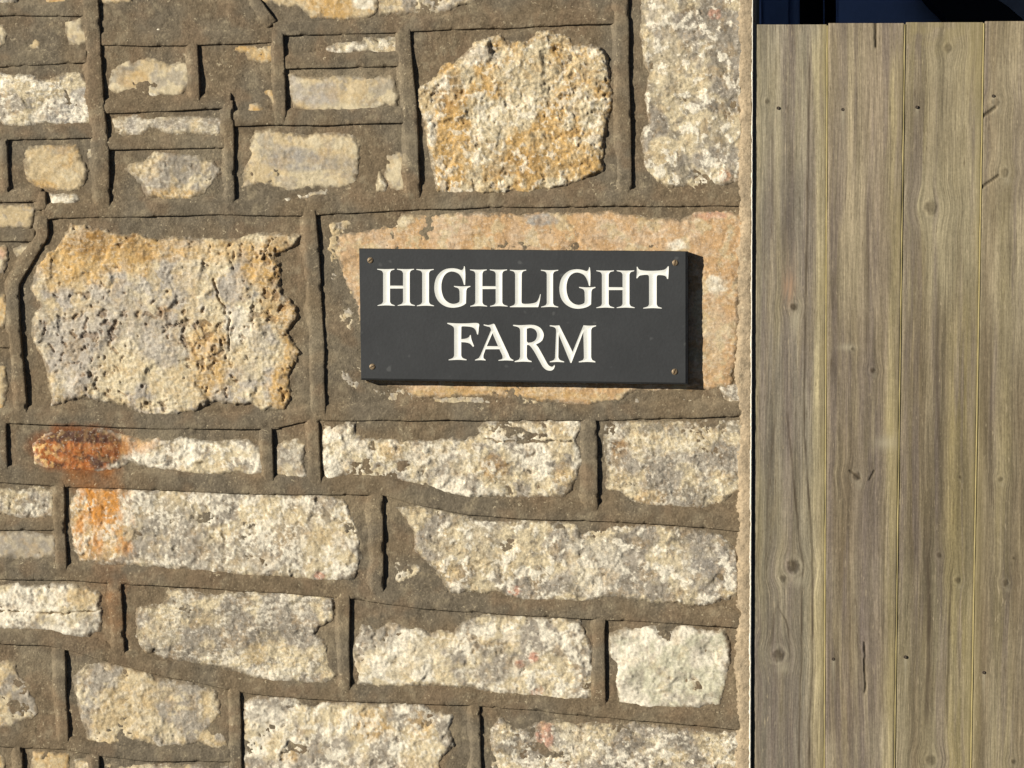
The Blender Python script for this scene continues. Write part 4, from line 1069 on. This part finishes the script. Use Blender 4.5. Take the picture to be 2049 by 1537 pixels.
    for (pl, wd, sg) in LINES.get(b, []):
        pl = np.array(pl, float)
        xc = np.interp(Y, pl[:, 1], pl[:, 0]) + 1.2*fbm(Y*0, Y, 50, 720, 3)
        m = (1 - sst(wd*0.5, wd*1.7, np.abs(X-xc)))*sst(pl[0, 1]-30, pl[0, 1]+30, Y)*(1-sst(pl[-1, 1]-30, pl[-1, 1]+30, Y))
        line = np.maximum(line, m*sg*1.25*(0.8 + 0.4*fbm(Y*0, Y, 80, 725, 2)))
    line = line.clip(0, 1)
    rings = {0: 0.25 + 0*Y, 2: 0.2 + 0*Y}.get(b, 0.08 + 0*Y)
    # close the edges back to the board's thickness
    X = np.concatenate([X[:, :1], X, X[:, -1:]], 1); Y = np.concatenate([Y[:, :1], Y, Y[:, -1:]], 1)
    h = np.concatenate([h[:, :1]*0-28, h, h[:, -1:]*0-28], 1)
    pad = lambda a: np.concatenate([a[:, :1], a, a[:, -1:]], 1)
    X = np.concatenate([X[:1], X]); Y = np.concatenate([Y[:1], Y]); h = np.concatenate([h[:1]*0-28, h])
    pt = lambda a: np.concatenate([pad(a)[:1], pad(a)])
    G = np.stack([pt(gv) + b*173.0, Y, np.full(X.shape, b*37.0)], -1)
    m = np.ones(X.shape, bool)
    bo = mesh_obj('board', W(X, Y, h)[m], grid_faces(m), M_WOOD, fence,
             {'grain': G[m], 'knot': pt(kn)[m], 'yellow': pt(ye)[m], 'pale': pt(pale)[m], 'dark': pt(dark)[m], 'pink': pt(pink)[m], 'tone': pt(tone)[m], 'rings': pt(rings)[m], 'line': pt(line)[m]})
    # pale tongue showing in the joint on the board's right
    yt = np.concatenate([np.arange(TOPS[b] + 2, 1620, 12), [YG]])
    jr = J[b+1](yt) - 0.8
    tw = 2.2 + 0.5*fbm(yt*0, yt, 60, 690+b, 2)
    Xt = np.stack([jr - tw - 0.5, jr - tw, jr + 1.2, jr + 1.7], 1); Ht = np.stack([yt*0-9, yt*0 + FH - 0.3, yt*0 + FH - 0.2, yt*0 - 9], 1)
    Yt = np.repeat(yt[:, None], 4, 1); m = np.ones(Xt.shape, bool)
    mesh_obj('tongue', W(Xt, Yt, Ht)[m], grid_faces(m), M_TONGUE, bo)
    for (nx, ny) in ((1557,217),(1686,220),(1834,215),(1987,193),(1667,1318),(1811,1314),(1968,1345)):
        if J[b](ny) < nx < J[b+1](ny):
            a = np.linspace(0, 2*np.pi, 13)[:-1]
            rr = [(3.4, -1.0), (3.2, 2.0), (2.1, 1.8), (1.0, 1.4)]
            PX = np.concatenate([nx + r*np.cos(a) for r, _ in rr]); PY = np.concatenate([ny + r*np.sin(a) for r, _ in rr])
            PH = np.concatenate([np.full(12, FH + hh) for _, hh in rr])
            qs = []
            for k in range(3):
                for i in range(12):
                    j = (i+1) % 12
                    qs.append((k*12+i, k*12+12+i, k*12+12+j, k*12+j))
            PX = np.append(PX, nx); PY = np.append(PY, ny); PH = np.append(PH, FH + 1.4)
            ts = []
            for q in qs: ts += [(q[0], q[1], q[2]), (q[0], q[2], q[3])]
            ts += [(36+i, 48, 36+(i+1) % 12) for i in range(12)]
            mesh_obj('nail', W(PX, PY, PH), ts, M_NAIL, bo)

# ------------------------------------------------------------------ dark outbuilding behind the fence
def behind(px, py, y):
    vx = (px-1024.5)/FPX; vy = -(py-768.5)/FPX
    d = RM @ np.array([vx, vy, -1.0]); t = (y - CAM[1]) / d[1]
    return CAM + d*t
YB = 0.95
shed = empty('outbuilding', (float(behind(1750, 20, YB)[0]), YB, 0.0))
shed['label'] = 'dark navy outbuilding in shade above the top of the timber boards'
shed['category'] = 'building'
def bx(px): return float(behind(px, 20, YB)[0])
boxes('wall', [(bx(900), bx(2900), YB + 0.12, YB + 0.22, 0, 2.9)], M_BLACK, shed)
boxes('corner_post', [(bx(1500), bx(1523), YB - 0.03, YB + 0.118, 0, 2.85)], M_NAVY, shed, 0.004)
boxes('panel', [(bx(1525), bx(1577), YB + 0.02, YB + 0.118, 0, 2.85)], M_NAVYD, shed, 0.003)
boxes('door', [(bx(1673), bx(1905), YB + 0.03, YB + 0.08, 0, 2.8)], M_NAVY, shed, 0.004)
def pipe():
    c = (bx(1588), YB + 0.05); r = (bx(1600)-bx(1577))/2
    a = np.linspace(0, 2*np.pi, 25)[:-1]
    vts = np.concatenate([np.stack([c[0]+r*np.cos(a), c[1]+r*np.sin(a), a*0+z], -1) for z in (0.0, 1.0, 2.9)])
    q = []
    for k in range(2):
        for i in range(24): q.append((k*24+i, k*24+(i+1) % 24, k*24+24+(i+1) % 24, k*24+24+i))
    mesh_obj('downpipe', vts, q, M_NAVYD, shed)
pipe()
boxes('glazing_bar', [(bx(1647), bx(1650), YB + 0.06, YB + 0.118, 0, 2.8)], M_NAVYD, shed)
def plate(name, pts, y0, y1, mat):
    p = [behind(a, b, y0) for a, b in pts]
    n = len(p); v = [(q[0], y0, q[2]) for q in p] + [(q[0], y1, q[2]) for q in p]
    me = bpy.data.meshes.new(name)
    c = np.array(v).mean(0)
    me.from_pydata([tuple(np.array(a)-c) for a in v], [], [tuple(range(n)), tuple(reversed(range(n, 2*n)))] + [(i, i+n, (i+1) % n + n, (i+1) % n) for i in range(n)])
    me.update()
    bm = bmesh.new(); bm.from_mesh(me); bmesh.ops.recalc_face_normals(bm, faces=bm.faces[:]); bm.to_mesh(me); bm.free()
    o = link(name, me, shed, mat); o.location = c - np.array(shed.location)
plate('brace', [(1835,-30),(1862,2),(1884,22),(1902,48),(1925,110),(2110,110),(2075,72),(2042,36),(2016,14),(1990,-4),(1962,-30)], YB - 0.06, YB + 0.02, M_BLACK)
plate('roof_verge', [(1964,-30),(1992,-4),(2018,14),(2044,36),(2077,72),(2112,110),(2500,110),(2500,-400),(1964,-400)], YB - 0.05, YB + 0.028, M_ROOF)
